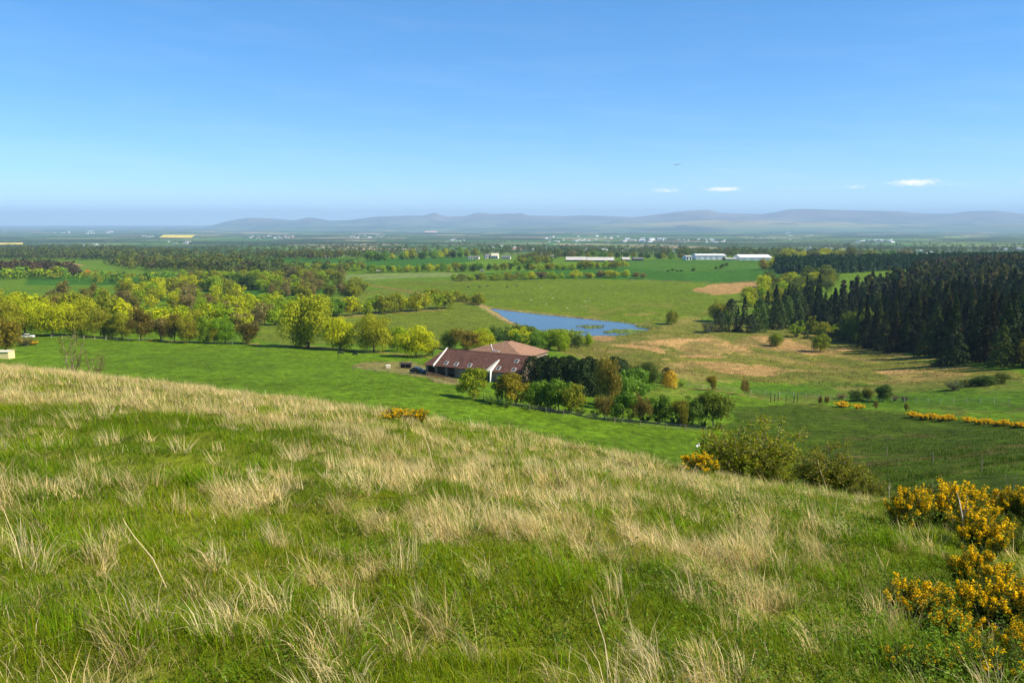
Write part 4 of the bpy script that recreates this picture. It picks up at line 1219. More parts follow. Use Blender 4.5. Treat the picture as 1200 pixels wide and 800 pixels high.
town(195, 222, 283.5, 286.5, 6, (2, 6), (.8, 1.6), 'white building below the yellow field', 'white buildings below the yellow field', (0, 1))
town(206, 232, 294.5, 297.5, 9, (1.5, 3.5), (1, 1.8), 'white cottage in the village amid the left woods', 'village amid the left woods', (0, 1))
town(290, 345, 276.5, 280, 24, (1.5, 4), (.6, 1.3), 'pink-grey town building under the hills', 'town under the left hills', (1, 2, 0))
town(410, 450, 276, 279, 14, (1.5, 4), (.6, 1.1), 'pale town building under the middle hills', 'town under the middle hills', (1, 0))
town(520, 552, 280, 284, 10, (1.5, 3), (.7, 1.3), 'pale house in the far suburb', 'far suburb houses', (1, 0))
town(572, 590, 287.5, 291, 6, (1.5, 3), (.9, 1.6), 'white house above the hamlet', 'white houses above the hamlet', (0, 1))
town(852, 960, 272, 282, 16, (1.5, 4), (.5, 1), 'scattered pale building on the hazy plain at right', 'scattered pale buildings at right', (0, 1, 3))
town(764, 795, 292.5, 297, 6, (2, 6), (1, 2), 'pale building among trees left of the white warehouses', 'pale buildings left of the warehouses', (0, 3))
bldg('town_tower', 853, 297.5, 2.6, 4, 'small white tower block above the warehouses', 'tower', M_WSHEET, M_METAL, 14, 0, .1)
# bright oilseed and stubble fields far out on the plain
def patch(name, pts, c, lift=3.0):
    P = plan(pts); V, n = [], 24
    a, b, c_, d = [np.array(p) for p in P]
    for i in range(n + 1):
        for j in range(7):
            q = (a * (1 - i / n) + b * (i / n)) * (1 - j / 6) + (d * (1 - i / n) + c_ * (i / n)) * (j / 6)
            V.append((q[0], q[1], Hz(q[0], q[1]) + lift))
    i = np.arange(n)[:, None] * 7 + np.arange(6)[None]
    F = np.stack([i, i + 7, i + 8, i + 1], -1).reshape(-1, 4)
    tag(link(name, np_mesh(name, np.array(V), F, [simple(name, c, .95, .05, .12, .02)])), kind='structure')
patch('oilseed_field', [(186, 278.6), (224, 279.0), (230, 275.6), (192, 275.4)], (.62, .48, .05))
patch('oilseed_field', [(-30, 287.6), (27, 287.2), (27, 285.0), (-30, 285.4)], (.55, .45, .12))
patch('stubble_field', [(303, 269.2), (330, 269.2), (330, 267.8), (304, 267.8)], (.45, .38, .16), 8)
patch('stubble_field', [(497, 273), (512, 273.2), (512, 271.2), (498, 271.2)], (.5, .36, .26), 8)

# ------------------------------------------------------------------ trees and shrubs of the valley
rg = random.Random(11)
def row(p0, p1, n, hpx, wpx, tints, kinds, label, group, jx=.3, jy=.8, name='hedge_tree', parts=False, cat='tree'):
    for i in range(n):
        f = (i + .5 + rg.uniform(-jx, jx)) / n
        px = p0[0] + (p1[0] - p0[0]) * f; py = p0[1] + (p1[1] - p0[1]) * f + rg.uniform(-jy, jy)
        s = rg.uniform(.75, 1.2)
        plant_px(rg.choice(kinds), px, py, hpx * s, wpx * 1.15 * s * rg.uniform(.85, 1.15), rg.choice(tints), label, cat, group, name=name, parts=parts)
def wood(poly, n, hpx, wpx, tints, kinds, label, group, seed, name='woodland_tree', cat='tree'):
    X, Y = px_scatter(poly, n, seed)
    for x, y in zip(X, Y):
        s = rg.uniform(.75, 1.2)
        plant(rg.choice(kinds), float(x), float(y), hpx / FPX * y * s, wpx / FPX * y * s, rg.choice(tints), label, cat, group, name=name, parts=False)

# the bright trees beside the farm
big = 'broadleaf_tree'
plant_px('broad_hi', 361, 408, 65, 60, (0.341, 0.362, 0.010), 'largest bright yellow-green tree in the middle of the green fields', 'tree')
plant_px('broad_hi', 398, 410, 40, 46, YG, 'rounded bright tree touching the right side of the largest one', 'tree')
plant_px('broad_hi', 438, 413, 42, 48, (0.290, 0.312, 0.010), 'bright tree with olive shading, third from the largest tree', 'tree')
plant_px('broad_hi', 466, 412, 30, 26, LIME, 'small lime tree between two rounded bright trees', 'tree')
plant_px('broad_hi', 488, 418, 34, 48, YG, 'round bushy yellow-green tree nearest the farmhouse gable', 'tree')
plant_px('bare_hi', 507, 417, 20, 26, BROWN, 'small brown twiggy bush against the farmhouse gable end', 'bush', name='bare_bush')
plant_px('broad_hi', 527, 409, 24, 26, (0.174, 0.232, 0.016), 'dark green rounded tree left of the brown one behind the farmhouse', 'tree')
plant_px('bare_hi', 546, 411, 28, 38, (0.232, 0.181, 0.024), 'brown budding tree behind the farmhouse roof', 'tree', name='bare_tree')
plant_px('broad_hi', 566, 411, 26, 32, YG, 'yellow-green tree rising just behind the orange roof', 'tree')
plant_px('broad_hi', 612, 405, 22, 30, YG, 'yellow-green tree below the lake embankment, left one', 'tree')
plant_px('broad_hi', 630, 410, 22, 26, GREEN, 'soft green tree in front of the lake bank', 'tree')
plant_px('broad_hi', 655, 411, 26, 28, LIME, 'bright lime bush with round head in front of the lake', 'tree')
row((560, 402), (600, 397), 4, 15, 18, (GREEN, DKGREEN, LIME), ('broad_mid',), 'small green tree along the lane behind the farm roofs', 'small trees behind the farm roofs')
row((598, 402), (690, 409), 11, 18, 19, (GREEN, LIME, (0.145, 0.217, 0.024), OLIVE), ('broad_mid', 'shrub_mid'), 'leafy green bush on the slope below the lake', 'bushes below the lake', jy=4)
row((575, 385), (640, 391), 0, 12, 12, (OLIVE,), ('broad_mid',), '', '')
# left bank
for px, py, h, w, t, lab in ((4, 394, 55, 46, (0.290, 0.290, 0.011), 'tall yellow-green tree at the very left edge of the bank'), (30, 392, 44, 50, YG, 'broad yellow-green tree above the white car'),
                          (62, 394, 44, 48, YG, 'wide yellow-green tree with dark trunk over the field edge'), (96, 393, 42, 44, (0.304, 0.326, 0.011), 'yellow-green tree second left of the olive brown one'),
                          (122, 396, 36, 34, (0.275, 0.275, 0.016), 'golden olive tree just left of the brown trees'), (143, 397, 30, 28, OLIVE, 'olive tree with slim pale stems at the field edge')):
    plant_px('broad_hi', px, py, h, w, t, lab, 'tree')
plant_px('bare_hi', 6, 413, 46, 44, (0.217, 0.178, 0.016), 'dark rusty brown bush at the left edge by the cream hut', 'bush', name='bare_bush')
plant_px('shrub_hi', 30, 405, 12, 26, (0.203, 0.189, 0.024), 'low olive shrub below the white car', 'bush', name='shrub')
for px, py, h, w, k, t, lab, nm in ((165, 399, 38, 30, 'bare_hi', (0.174, 0.143, 0.020), 'dark brown leafless tree, left one of the field edge', 'bare_tree'), (188, 399, 30, 26, 'bare_hi', BROWN, 'greyish brown leafless tree, second of the field edge', 'bare_tree'),
                          (205, 401, 34, 26, 'bare_hi', (0.217, 0.178, 0.028), 'pale brown twiggy tree in the middle of the field edge', 'bare_tree'), (222, 402, 34, 24, 'broad_hi', (0.217, 0.217, 0.016), 'olive yellow tree with pale trunks along the field edge', big),
                          (240, 402, 32, 24, 'broad_hi', (0.203, 0.290, 0.012), 'fresh lime tree left of the round green one', big), (264, 403, 34, 26, 'broad_hi', (0.162, 0.290, 0.012), 'round vivid green tree at the field edge', big),
                          (289, 403, 28, 34, 'bare_hi', (0.160, 0.131, 0.024), 'round dark brown bush right of the vivid green tree', 'bare_bush'), (252, 403, 20, 16, 'bare_hi', OLIVE, 'thin olive sapling in front of the vivid green tree', 'sapling')):
    plant_px(k, px, py, h, w, t, lab, 'tree' if 'bush' not in nm else 'bush', name=nm)
mixT = (YG, OLIVE, LIME, (0.232, 0.246, 0.016), (0.189, 0.174, 0.024), BROWN)
row((-10, 382), (160, 384), 13, 34, 36, (YG, OLIVE, RUST), ('broad_mid',), 'yellow-green tree behind the front row of the left bank', 'second row of the left bank')
row((148, 391), (330, 380), 15, 27, 27, (YG, OLIVE, LIME, BROWN), ('broad_mid', 'bare_mid'), 'tree of the copse behind the brown trees at left', 'copse behind the brown trees')
row((270, 372), (345, 369), 6, 24, 24, (YG, YG, LIME), ('broad_mid',), 'bright tree in the hedge left of the largest tree', 'bright hedge trees left of the largest tree')
row((375, 372), (525, 362), 15, 20, 19, (LIME, GREEN, YG, OLIVE, YG), ('broad_mid', 'broad_mid', 'bare_mid'), 'tree in the dense hedge between the two middle fields', 'dense middle hedge')
row((498, 347), (566, 357), 9, 12, 13, (OLIVE, LIME, OLIVE), ('broad_mid',), 'small olive tree in the short row left of the lake', 'short row left of the lake')
wood([(60, 352), (150, 345), (300, 348), (330, 368), (150, 378), (40, 372)], 66, 20, 22, mixT, ('broad_mid', 'broad_mid', 'bare_mid'), 'tree of the mixed yellow and olive wood in the left middle distance', 'left middle wood', 3)
wood([(300, 352), (300, 332), (360, 326), (420, 340), (425, 347), (380, 350)], 46, 15, 17, (OLIVE, LIME, (0.160, 0.189, 0.016), BROWN), ('broad_mid',), 'tree of the olive woodland wedge left of the pasture', 'woodland wedge', 4)
row((150, 345), (330, 337), 20, 16, 19, (YG, OLIVE, DKGREEN, LIME), ('broad_mid',), 'tree of the long hedge line above the left wood', 'long hedge above the left wood')
row((205, 328), (400, 326), 24, 10, 14, (OLIVE, LIME, BROWN), ('broad_mid',), 'tree of the high hedge line in the far left fields', 'high hedge in the far left')
plant_px('bare_mid', 75, 351, 24, 22, RUST, 'rust-tinged pointed tree standing above the left bank', 'tree', name='bare_tree', parts=False)
plant_px('broad_mid', 102, 323, 7, 8, (0.609, 0.261, 0.016), 'small orange tree at the end of the brown wood', 'tree', parts=False)
row((530, 328.5), (620, 327), 11, 7, 10, (OLIVE, LIME, (0.174, 0.203, 0.024)), ('broad_mid',), 'bush of the hedge bordering the pasture and crop field', 'hedge of the pasture')
row((620, 326.5), (735, 325), 13, 7.5, 11, (OLIVE, YG, BROWN, LIME), ('broad_mid',), 'bush of the right part of the pasture hedge', 'right part of the pasture hedge')
row((620, 317), (735, 313.5), 15, 8.5, 11, (OLIVE, YG, LIME), ('broad_mid',), 'tree of the belt in the crop field below the long sheds', 'belt below the long sheds')
row((540, 318), (620, 316), 9, 8.5, 10, (OLIVE, DKGREEN, GREEN), ('broad_mid',), 'tree of the thicket below the hamlet', 'thicket below the hamlet')
row((428, 319.5), (545, 318), 16, 9.5, 9, (OLIVE, LIME, GREEN, YG), ('broad_mid',), 'tree of the straight row along the pale meadow', 'row along the pale meadow')
row((340, 318), (430, 317), 10, 9, 11, (DKGREEN, OLIVE, LIME), ('broad_mid',), 'tree left of the straight row along the pale meadow', 'trees left of the straight row')
row((425, 306), (560, 300.5), 17, 10, 10, (OLIVE, YG, GREEN, DKGREEN), ('broad_mid',), 'tree of the belt above the far bright crop field', 'belt above the far crop field')
row((600, 311), (650, 308), 6, 9, 10, (GREEN, OLIVE, LIME), ('broad_mid',), 'tree left of the long pale sheds', 'trees left of the long sheds')
row((640, 300.5), (800, 303.5), 18, 7, 9, (BROWN, OLIVE, DKGREEN, GREEN), ('broad_mid',), 'tree along the top edge of the crop field by the sheds', 'trees by the sheds')
for px, h, t, lab in ((742.5, 7, (0.232, 0.189, 0.048), None),): pass
plant_px('bare_mid', 746, 326.5, 8, 12, (0.232, 0.189, 0.048), 'pale brown bush, left of two at the crop field corner', 'bush', name='bare_bush', parts=False)
plant_px('bare_mid', 754, 327, 7, 9, (0.246, 0.217, 0.048), 'pale brown bush, right of two at the crop field corner', 'bush', name='bare_bush', parts=False)
row((838, 315.5), (853, 312.5), 4, 4, 4, (DKGREEN,), ('broad_mid',), 'tiny dark bush in the line within the crop field', 'line of tiny bushes')
plant_px('broad_mid', 812.5, 318, 4, 5, DKGREEN, 'lone tiny dark bush in the crop field', 'bush', name='bush', parts=False)
row((780, 317.5), (800, 318), 4, 2.5, 5, (DKGREEN,), ('shrub_mid',), 'tiny low dark scrub in the crop field', 'low scrub in the crop field', name='scrub', cat='bush')
row((838, 304.5), (850, 304.8), 3, 5, 5, (GREEN, LIME), ('broad_mid',), 'small tree in front of the tall white warehouse', 'trees before the warehouse')
plant_px('broad_mid', 894, 316, 14, 15, (0.246, 0.217, 0.016), 'rounded golden olive tree at the crop field corner, front one', 'tree', parts=False)
plant_px('broad_mid', 904, 314.5, 14, 14, YG, 'yellow-green tree behind the golden one at the crop field corner', 'tree', parts=False)
plant_px('broad_hi', 787, 380, 17, 17, (0.232, 0.239, 0.016), 'lone round tree standing between the lake and the pasture', 'tree')
# wood at the head of the marsh
wood([(905, 345), (880, 338), (945, 328), (985, 330), (960, 350)], 26, 16, 17, (OLIVE, (0.145, 0.174, 0.016), (0.131, 0.174, 0.020), YG), ('broad_mid',), 'tree of the olive wood in front of the blue-green plantation', 'olive wood before the plantation', 6)
wood([(862, 352), (880, 345), (915, 345), (925, 360), (880, 362)], 13, 17, 17, (YG, LIME, OLIVE), ('broad_mid',), 'bright tree at the left tip of the right-hand wood', 'bright trees at the tip of the wood', 7)
plant_px('broad_hi', 843, 377, 26, 28, (0.246, 0.254, 0.016), 'large pale-crowned tree left of the small conifers', 'tree')
plant_px('shrub_hi', 830, 390, 14, 17, (0.057, 0.102, 0.016), 'dark round bush at the corner of the marsh', 'bush', name='shrub')
for px, py, h in ((842, 389, 26), (850, 388, 24), (864, 389, 30), (880, 390, 22), (890, 389, 40), (898, 384, 44), (911, 386, 36), (921, 384, 38), (908, 378, 46), (872, 380, 34), (856, 380, 30), (932, 380, 40)):
    plant_px(rg.choice(('column_hi', 'spruce_hi')), px, py, h, h * .38 + 3, rg.choice((SPRUCE, DKGREEN, (0.051, 0.087, 0.016))), 'narrow dark conifer at the edge of the tan marsh', 'tree', 'narrow conifers by the marsh', name='conifer_tree')
plant_px('broad_hi', 909, 405.5, 15, 21, (0.189, 0.246, 0.010), 'bright green bush alone on the tan marsh, left of two', 'bush', name='bush')
plant_px('broad_hi', 961, 412, 20, 23, (0.203, 0.254, 0.010), 'bright pointed bush casting a shadow on the marsh, right of two', 'bush', name='bush')
row((930, 392), (1010, 402), 15, 17, 14, ((0.072, 0.116, 0.016), OLIVE, DKGREEN, LIME), ('broad_mid', 'spruce_mid', 'shrub_mid'), 'young mixed tree in front of the conifer forest', 'young trees before the forest', jy=4)
for i in range(26):
    f = (i + rg.random()) / 26; px = 918 + 90 * f; py = 368 + 26 * f + rg.uniform(-9, 8)
    plant_px('spruce_hi', px, py, rg.uniform(34, 56) * (1 if i % 3 else .7), rg.uniform(17, 25), rg.choice(((0.050, 0.075, 0.018), (0.034, 0.054, 0.016), (0.070, 0.090, 0.020), (0.028, 0.045, 0.014))), 'dark conifer bridging the marsh clump and the main forest', 'tree', 'conifers between clump and forest', name='conifer_tree', parts=False)
row((990, 400), (1025, 398), 7, 34, 22, ((0.109, 0.160, 0.016), (0.131, 0.174, 0.016)), ('broad_mid',), 'olive birch in front of the dark conifers', 'olive birches before the forest', jy=3)

# conifer forest on the right: the nearest ones one by one
front = plan([(940, 372), (985, 396), (1030, 412), (1070, 420), (1115, 428), (1160, 432), (1215, 436)])
back = plan([(1360, 425)]) + [(560., 800.), (330., 880.), (285., 700.)] + plan([(935, 352)])
forest = front + [(330., 330.), (560., 560.), (590., 790.), (420., 800.), (268., 600.), (178., 470.)]
fx, fy = plan_scatter(forest, 9.0, 31)
fz = H(fx, fy)
k = np.argsort(np.hypot(fx, fy)); fx, fy, fz = fx[k], fy[k], fz[k]
inview = np.abs(fx / fy) < .70
order = np.concatenate([np.where(inview)[0], np.where(~inview)[0]])
SPRS = (SPRUCE, SPRUCE2, (.024, .040, .014), (.085, .090, .022), (.040, .070, .02), (.075, .068, .025))
n1 = 0
for i in order[:285]:
    x, y = float(fx[i]), float(fy[i])
    h = rg.uniform(13.5, 23) * min(1.0, max(.55, (x / y - .36) / .12 * .45 + .55))
    plant('spruce_hi', x, y, h, h * rg.uniform(.44, .62), (lambda c_, m_: (c_[0] * m_, c_[1] * m_, c_[2] * m_ * .6))(rg.choice(SPRS), rg.choice((.45, .65, .9, 1.2, 1.8))), 'tall dark spruce in the front of the conifer forest at right', 'tree', 'spruces of the conifer forest', name='conifer_tree', parts=False, z=float(fz[i]))
rest = order[285:]
hh = np.random.default_rng(8).uniform(14, 21, len(rest))
tree_mass('conifer_forest', fx[rest], fy[rest], hh, SPRS + ((.06, .055, .022),), 32, n=72, label='dark spruce forest climbing the slope behind its front trees', cat='forest', spire=True)
# brownish larches along its upper slope and the blue-green plantation behind
bx, by = plan_scatter([(420., 800.), (590., 790.), (720., 860.), (720., 960.), (560., 960.), (440., 880.)], 8, 33)
tree_mass('larch_wood', bx, by, np.random.default_rng(9).uniform(11, 16, len(bx)), ((.10, .075, .03), (.085, .07, .028), (.06, .06, .022)), 34, n=44, label='brownish larch wood on the upper slope of the forest', cat='woodland', spire=True)
bx, by = plan_scatter([(290., 872.), (345., 862.), (420., 900.), (560., 985.), (700., 1000.), (690., 1100.), (330., 1010.)], 6.5, 35)
tree_mass('plantation', bx, by, np.random.default_rng(10).uniform(13, 17, len(bx)), (BLUEG, (.025, .065, .02), (.03, .07, .022)), 36, n=44, label='dense blue-green conifer plantation behind the forest', cat='plantation', spire=True)
row((915, 305), (1000, 303), 12, 12, 14, (YG, OLIVE, (.14, .15, .02)), ('broad_mid',), 'yellow-green tree along the top of the plantation', 'trees along the plantation top')
row((1005, 302), (1070, 300), 7, 8, 10, (OLIVE, BROWN, GREEN), ('broad_mid',), 'olive tree at the crest behind the plantation', 'trees behind the plantation crest')
for px, py, h in ((1135, 302, 11), (1156, 303, 12), (1164, 303, 9), (1146, 304, 6)):
    plant_px('broad_mid', px, py, h, h * 1.2, (.15, .155, .02), 'olive tree breaking the skyline above the forest', 'tree', 'skyline trees above the forest', Y=1000., parts=False)

# farm planting: dark conifer screen and the row of young trees
for px, py, h, w in ((624, 452, 36, 20), (636, 455, 38, 20), (649, 457, 40, 20), (660, 459, 42, 20), (672, 461, 43, 20), (684, 463, 44, 21), (697, 464, 44, 20), (708, 462, 42, 20), (720, 455, 38, 22), (728, 452, 32, 18), (640, 448, 32, 18), (668, 452, 36, 20), (690, 455, 38, 20)):
    plant_px('column_hi', px, py, h, w * 1.35, rg.choice(((0.023, 0.043, 0.010), (0.029, 0.052, 0.010), (0.026, 0.046, 0.008))), 'dark dense conifer in the screen beside the farmhouse', 'tree', 'conifer screen by the farmhouse', name='conifer_tree', parts=True)
for px, py, h, w, k, t, lab, nm in (
    (556, 467, 32, 31, 'young_hi', (0.246, 0.290, 0.010), 'bright young tree at the left end of the row below the farmhouse', big),
    (588, 471, 30, 24, 'young_hi', (0.130, 0.232, 0.016), 'slim fresh green tree, second in the row below the farmhouse', big),
    (605, 474, 33, 36, 'young_hi', (0.246, 0.217, 0.012), 'golden olive tree, third in the row below the farmhouse', big),
    (630, 478, 29, 24, 'young_hi', (0.138, 0.246, 0.016), 'vivid green tree between golden and yellow ones in the row', big),
    (642, 479, 28, 24, 'young_hi', (0.290, 0.275, 0.016), 'yellow tree squeezed between two green ones in the row', big),
    (655, 482, 34, 30, 'young_hi', (0.122, 0.217, 0.016), 'rich green round tree in front of the dark conifer screen', big),
    (670, 485, 34, 30, 'young_hi', (0.203, 0.217, 0.012), 'olive feathery tree in front of the dark conifer screen', big),
    (708, 491, 28, 24, 'bare_hi', (0.232, 0.190, 0.040), 'pinkish brown twiggy tree in the row, left one', 'bare_tree'),
    (712, 480, 60, 30, 'bare_hi', (0.232, 0.190, 0.028), 'tall rusty tree at the right end of the conifer screen', 'bare_tree'),
    (729, 494, 32, 26, 'young_hi', (0.138, 0.246, 0.016), 'fresh green tree between two brown ones in the row', big),
    (750, 496, 32, 24, 'bare_hi', (0.217, 0.178, 0.040), 'brown twiggy tree in the row, right one', 'bare_tree'),
    (773, 497, 33, 30, 'young_hi', (0.106, 0.189, 0.016), 'dark green tree right of the brown one in the row', big),
    (797, 500, 34, 22, 'bare_hi', (0.217, 0.203, 0.024), 'thin olive tree near the right end of the row', 'bare_tree'),
    (812, 500, 32, 28, 'young_hi', (0.090, 0.160, 0.014), 'dark green bushy tree near the right end of the row', big),
    (836, 500, 38, 34, 'young_hi', (0.160, 0.203, 0.016), 'large olive green tree ending the row on the right', big),
    (724, 478, 40, 30, 'young_hi', (0.138, 0.246, 0.020), 'tall pale green tree behind the row by the rusty tree', big),
    (748, 477, 40, 36, 'young_hi', (0.146, 0.261, 0.024), 'broad pale green tree behind the right part of the row', big),
    (757, 452, 26, 34, 'broad_hi', (0.087, 0.123, 0.014), 'dark olive spreading tree behind the pale green ones', big)):
    plant_px(k, px, py, h * 1.1, w * (1.3 if k == 'young_hi' else 1.1), t, lab, 'tree', name=nm)
row((570, 474), (850, 504), 16, 10, 14, ((0.145, 0.203, 0.016), (0.097, 0.174, 0.016)), ('shrub_mid',), 'low leafy growth along the fence under the tree row', 'undergrowth of the tree row', name='shrub', cat='bush')
plant_px('column_hi', 785, 453.5, 20, 17, (0.609, 0.392, 0.016), 'golden yellow conifer in the garden', 'tree', name='conifer_tree')
plant_px('column_hi', 781, 450, 20, 16, (0.072, 0.080, 0.012), 'dark conifer half hidden behind the golden one', 'tree', name='conifer_tree')
plant_px('shrub_hi', 799, 453, 9, 9, LIME, 'small lime shrub beside the golden conifer', 'bush', name='shrub')
plant_px('bare_hi', 834, 457.5, 20, 15, (0.246, 0.202, 0.016), 'small golden brown tree in the meadow', 'tree', name='bare_tree')
plant_px('bare_hi', 872, 463, 20, 12, (0.290, 0.225, 0.064), 'thin bare pinkish sapling in the meadow', 'sapling', name='sapling')
for px, py, h, w, t, lab in ((1003, 470, 14, 17, (0.069, 0.123, 0.016), 'dark round thorn bush, left of the valley group at right'), (1016, 469, 17, 15, (0.174, 0.189, 0.024), 'olive thorn tree in the middle of the valley group at right'),
                          (1035, 470, 19, 20, (0.065, 0.116, 0.016), 'largest dark thorn tree of the valley group at right'), (986, 467, 8, 14, (0.232, 0.203, 0.032), 'low golden bush left of the thorn group'),
                          (1048, 470, 8, 9, (0.174, 0.145, 0.040), 'small brown bush right of the thorn group'), (1060, 470, 8, 9, (0.087, 0.102, 0.024), 'small dark bush at the right end of the thorn group')):
    plant_px('shrub_hi' if h < 10 else 'broad_hi', px, py, h, w, t, lab, 'bush', name='thorn_bush')
plant_px('shrub_hi', 1118, 457, 11, 22, (0.065, 0.102, 0.016), 'dark hawthorn at the near end of the hedge below the forest', 'bush', name='thorn_bush')
row((1125, 454), (1180, 449), 7, 11, 16, (DKGREEN, (0.116, 0.145, 0.016), (0.131, 0.174, 0.020)), ('broad_mid',), 'bush of the hedge running towards the forest edge', 'hedge towards the forest', name='thorn_bush', cat='bush')
plant_px('broad_mid', 1192, 426, 30, 24, (0.160, 0.160, 0.016), 'olive broadleaf at the foot of the forest on the right edge', 'tree', parts=False)
for i, (px, py) in enumerate(((961, 474), (969, 474), (1026, 480), (1062, 482))):
    plant_px('bare_hi', px, py, 11, 6, (0.232, 0.190, 0.048), ('thin sapling in a guard, first of two left of the gorse', 'thin sapling in a guard, second of two left of the gorse', 'brown sapling below the thorn trees', 'brown sapling between the gorse patches')[i], 'sapling', name='sapling')
# two big scrub bushes past the brow and the bare sapling on the left
def near_bush(px, Y, hm, wm, tint, lab, kind='scrub_near', nm='shrub', rz=None, sink=.1):
    x = (px - 600) / FPX * Y; return plant(kind, x, Y, hm, wm, tint, lab, 'bush', name=nm, rz=rz, sink=sink)
near_bush(888, 36.0, 3.5, 4.4, (.21, .23, .012), 'large olive green scrub bush beyond the grassy brow')
near_bush(918, 34.5, 2.1, 2.2, (.19, .215, .012), 'scrub bush leaning against the right of the large one')
near_bush(862, 36.5, 2.6, 2.2, (.23, .235, .012), 'scrub bush leaning against the left of the large one')
near_bush(988, 26.0, 1.75, 2.4, (.165, .175, .012), 'dark scrub bush beyond the brow left of the yellow gorse')
near_bush(1030, 25.0, 1.25, 1.5, (.155, .165, .012), 'low scrub bush just behind the yellow gorse tips')
near_bush(75, 37.5, 2.3, 2.0, (.16, .18, .03), 'thin bare sapling on the brow at the left', 'sparse_near', 'sapling', sink=.0)
near_bush(100, 38.5, 1.5, 1.9, (.15, .13, .04), 'low brown twiggy shrub right of the sapling on the brow', 'sparse_near', 'bare_bush')

# far woods that read as masses
DW = ((.075, .11, .026), (.08, .125, .028), (.105, .14, .028), (.10, .10, .04)); MW = ((.10, .13, .018), (.13, .145, .018), (.075, .105, .018), (.10, .085, .03), (.15, .165, .016))
def far_wood(poly, n, hm, tints, label, seed, name='woodland', cards_=40):
    X, Y = px_scatter(poly, n, seed); g_ = np.random.default_rng(seed)
    tree_mass(name, X, Y, g_.uniform(hm * .7, hm * 1.2, n), tints, seed, n=cards_, label=label, wf=1.0, leaf=.40)
far_wood([(-60, 296), (60, 291), (145, 292), (240, 300), (130, 305), (-60, 305)], 900, 15, DW + MW[:2], 'long dark wood beyond the left fields', 401)
far_wood([(-60, 325), (-60, 317), (50, 316), (88, 321), (92, 325)], 260, 14, ((.10, .065, .035), (.085, .06, .032), (.06, .07, .022)), 'brown leafless wood above the left bank', 402)
far_wood([(0, 326), (90, 325), (92, 327), (0, 328)], 26, 12, (OLIVE, LIME, GREEN), 'green trees edging the brown wood', 412)
far_wood([(122, 312), (140, 307), (240, 306), (300, 311), (330, 318), (260, 321), (150, 316)], 360, 14, MW + DW[:1], 'mixed wood in the left middle distance', 403)
far_wood([(190, 322), (300, 312), (420, 312), (430, 318), (330, 326)], 120, 10, MW, 'olive wood between the far left fields', 404)
far_wood([(60, 330), (100, 327), (200, 326), (210, 331), (120, 334)], 50, 9, (OLIVE, GREEN, DKGREEN), 'scattered bushes along the far left field edge', 411)
far_wood([(220, 292), (330, 286), (560, 287), (640, 291), (600, 299), (430, 302), (240, 302)], 800, 11.5, DW + MW[:1], 'broad dark forest belt across the middle distance', 405)
far_wood([(250, 303), (360, 299), (440, 301), (420, 305), (300, 304)], 160, 13, MW, 'trees edging the far green fields', 413)
far_wood([(600, 290), (760, 290), (920, 296), (1010, 298), (920, 304), (790, 302), (640, 301)], 520, 13, DW + MW[:1], 'dark tree belt behind the sheds and warehouses', 406)
far_wood([(606, 303), (635, 300.5), (660, 301), (640, 308), (606, 311)], 70, 10, MW, 'trees round the hamlet and beside the long sheds', 407)
far_wood([(900, 299), (1230, 297), (1230, 288), (1050, 286), (900, 291)], 330, 12, DW, 'dark tree belt on the plain beyond the right forest', 408)
far_wood([(-80, 292), (-80, 278), (200, 277), (300, 282), (300, 291)], 260, 11, DW + MW[:1], 'scattered dark woods on the left plain', 409, cards_=18)
far_wood([(330, 286), (420, 277), (700, 277), (1230, 277), (1230, 287), (920, 291)], 420, 11, DW, 'scattered dark woods on the hazy central plain', 410, cards_=18)

# ------------------------------------------------------------------ gorse
def gorse_mesh(rng, nst, nfl, nsp, fl, lf, flower_frac=.7, spread=.5):
    paths, FP, FN, SPt, SN = [], [], [], [], []
    for i in range(nst):
        a = rng.uniform(0, 2 * np.pi); r = spread * rng.uniform(0, 1) ** .6
        h = rng.uniform(.55, 1.0) * (1 - .75 * max(0, r - .2))
        b = np.array([math.cos(a) * r * .35, math.sin(a) * r * .35, -.04]); top = np.array([math.cos(a) * r, math.sin(a) * r, h])
        c = curve(b, top, .03, 8, rng, .02); paths.append((c, np.linspace(.009, .003, 8)))
        ns = nsp // nst; t = rng.uniform(.25, 1.03, ns) * 7; k = np.clip(t.astype(int), 0, 6); q = c[k] * (1 - (t - k))[:, None] + c[k + 1] * (t - k)[:, None]
        SPt.append(q + rng.normal(0, .033, (ns, 3))); SN.append(rng.normal(size=(ns, 3)))
        if rng.uniform() < flower_frac:
            nf = int(nfl / nst / flower_frac * rng.uniform(.5, 1.5)); lo = rng.uniform(.55, .85)
            t = rng.uniform(lo, 1.0, nf) * 7; k = np.clip(t.astype(int), 0, 6); q = c[k] * (1 - (t - k))[:, None] + c[k + 1] * (t - k)[:, None]
            d = unit(rng.normal(size=(nf, 3))); FP.append(q + d * .045 * rng.uniform(.6, 1.2, (nf, 1))); FN.append(unit(d + np.array([.25, -.1, .45]) + rng.normal(0, .35, (nf, 3))))
    S_ = np.concatenate(SPt); S_[:, 2] = np.maximum(S_[:, 2], .01)
    sv, sf = cards(rng, S_, unit(np.concatenate(SN)), lf, .3); sc = percard(rng, len(S_), .6, 1.4, .15)
    Fp = np.concatenate(FP); fv, ff = cards(rng, Fp, np.concatenate(FN), fl, .9, .7); fc = percard(rng, len(Fp), .8, 1.1, .06)
    # a slice of stems has died back and bleached
    return (sv, sf, sc * np.array((.10, .135, .018))), (fv, ff, fc * np.array((1.0, .66, .008))), tubes(paths, 4)
GORSE = []
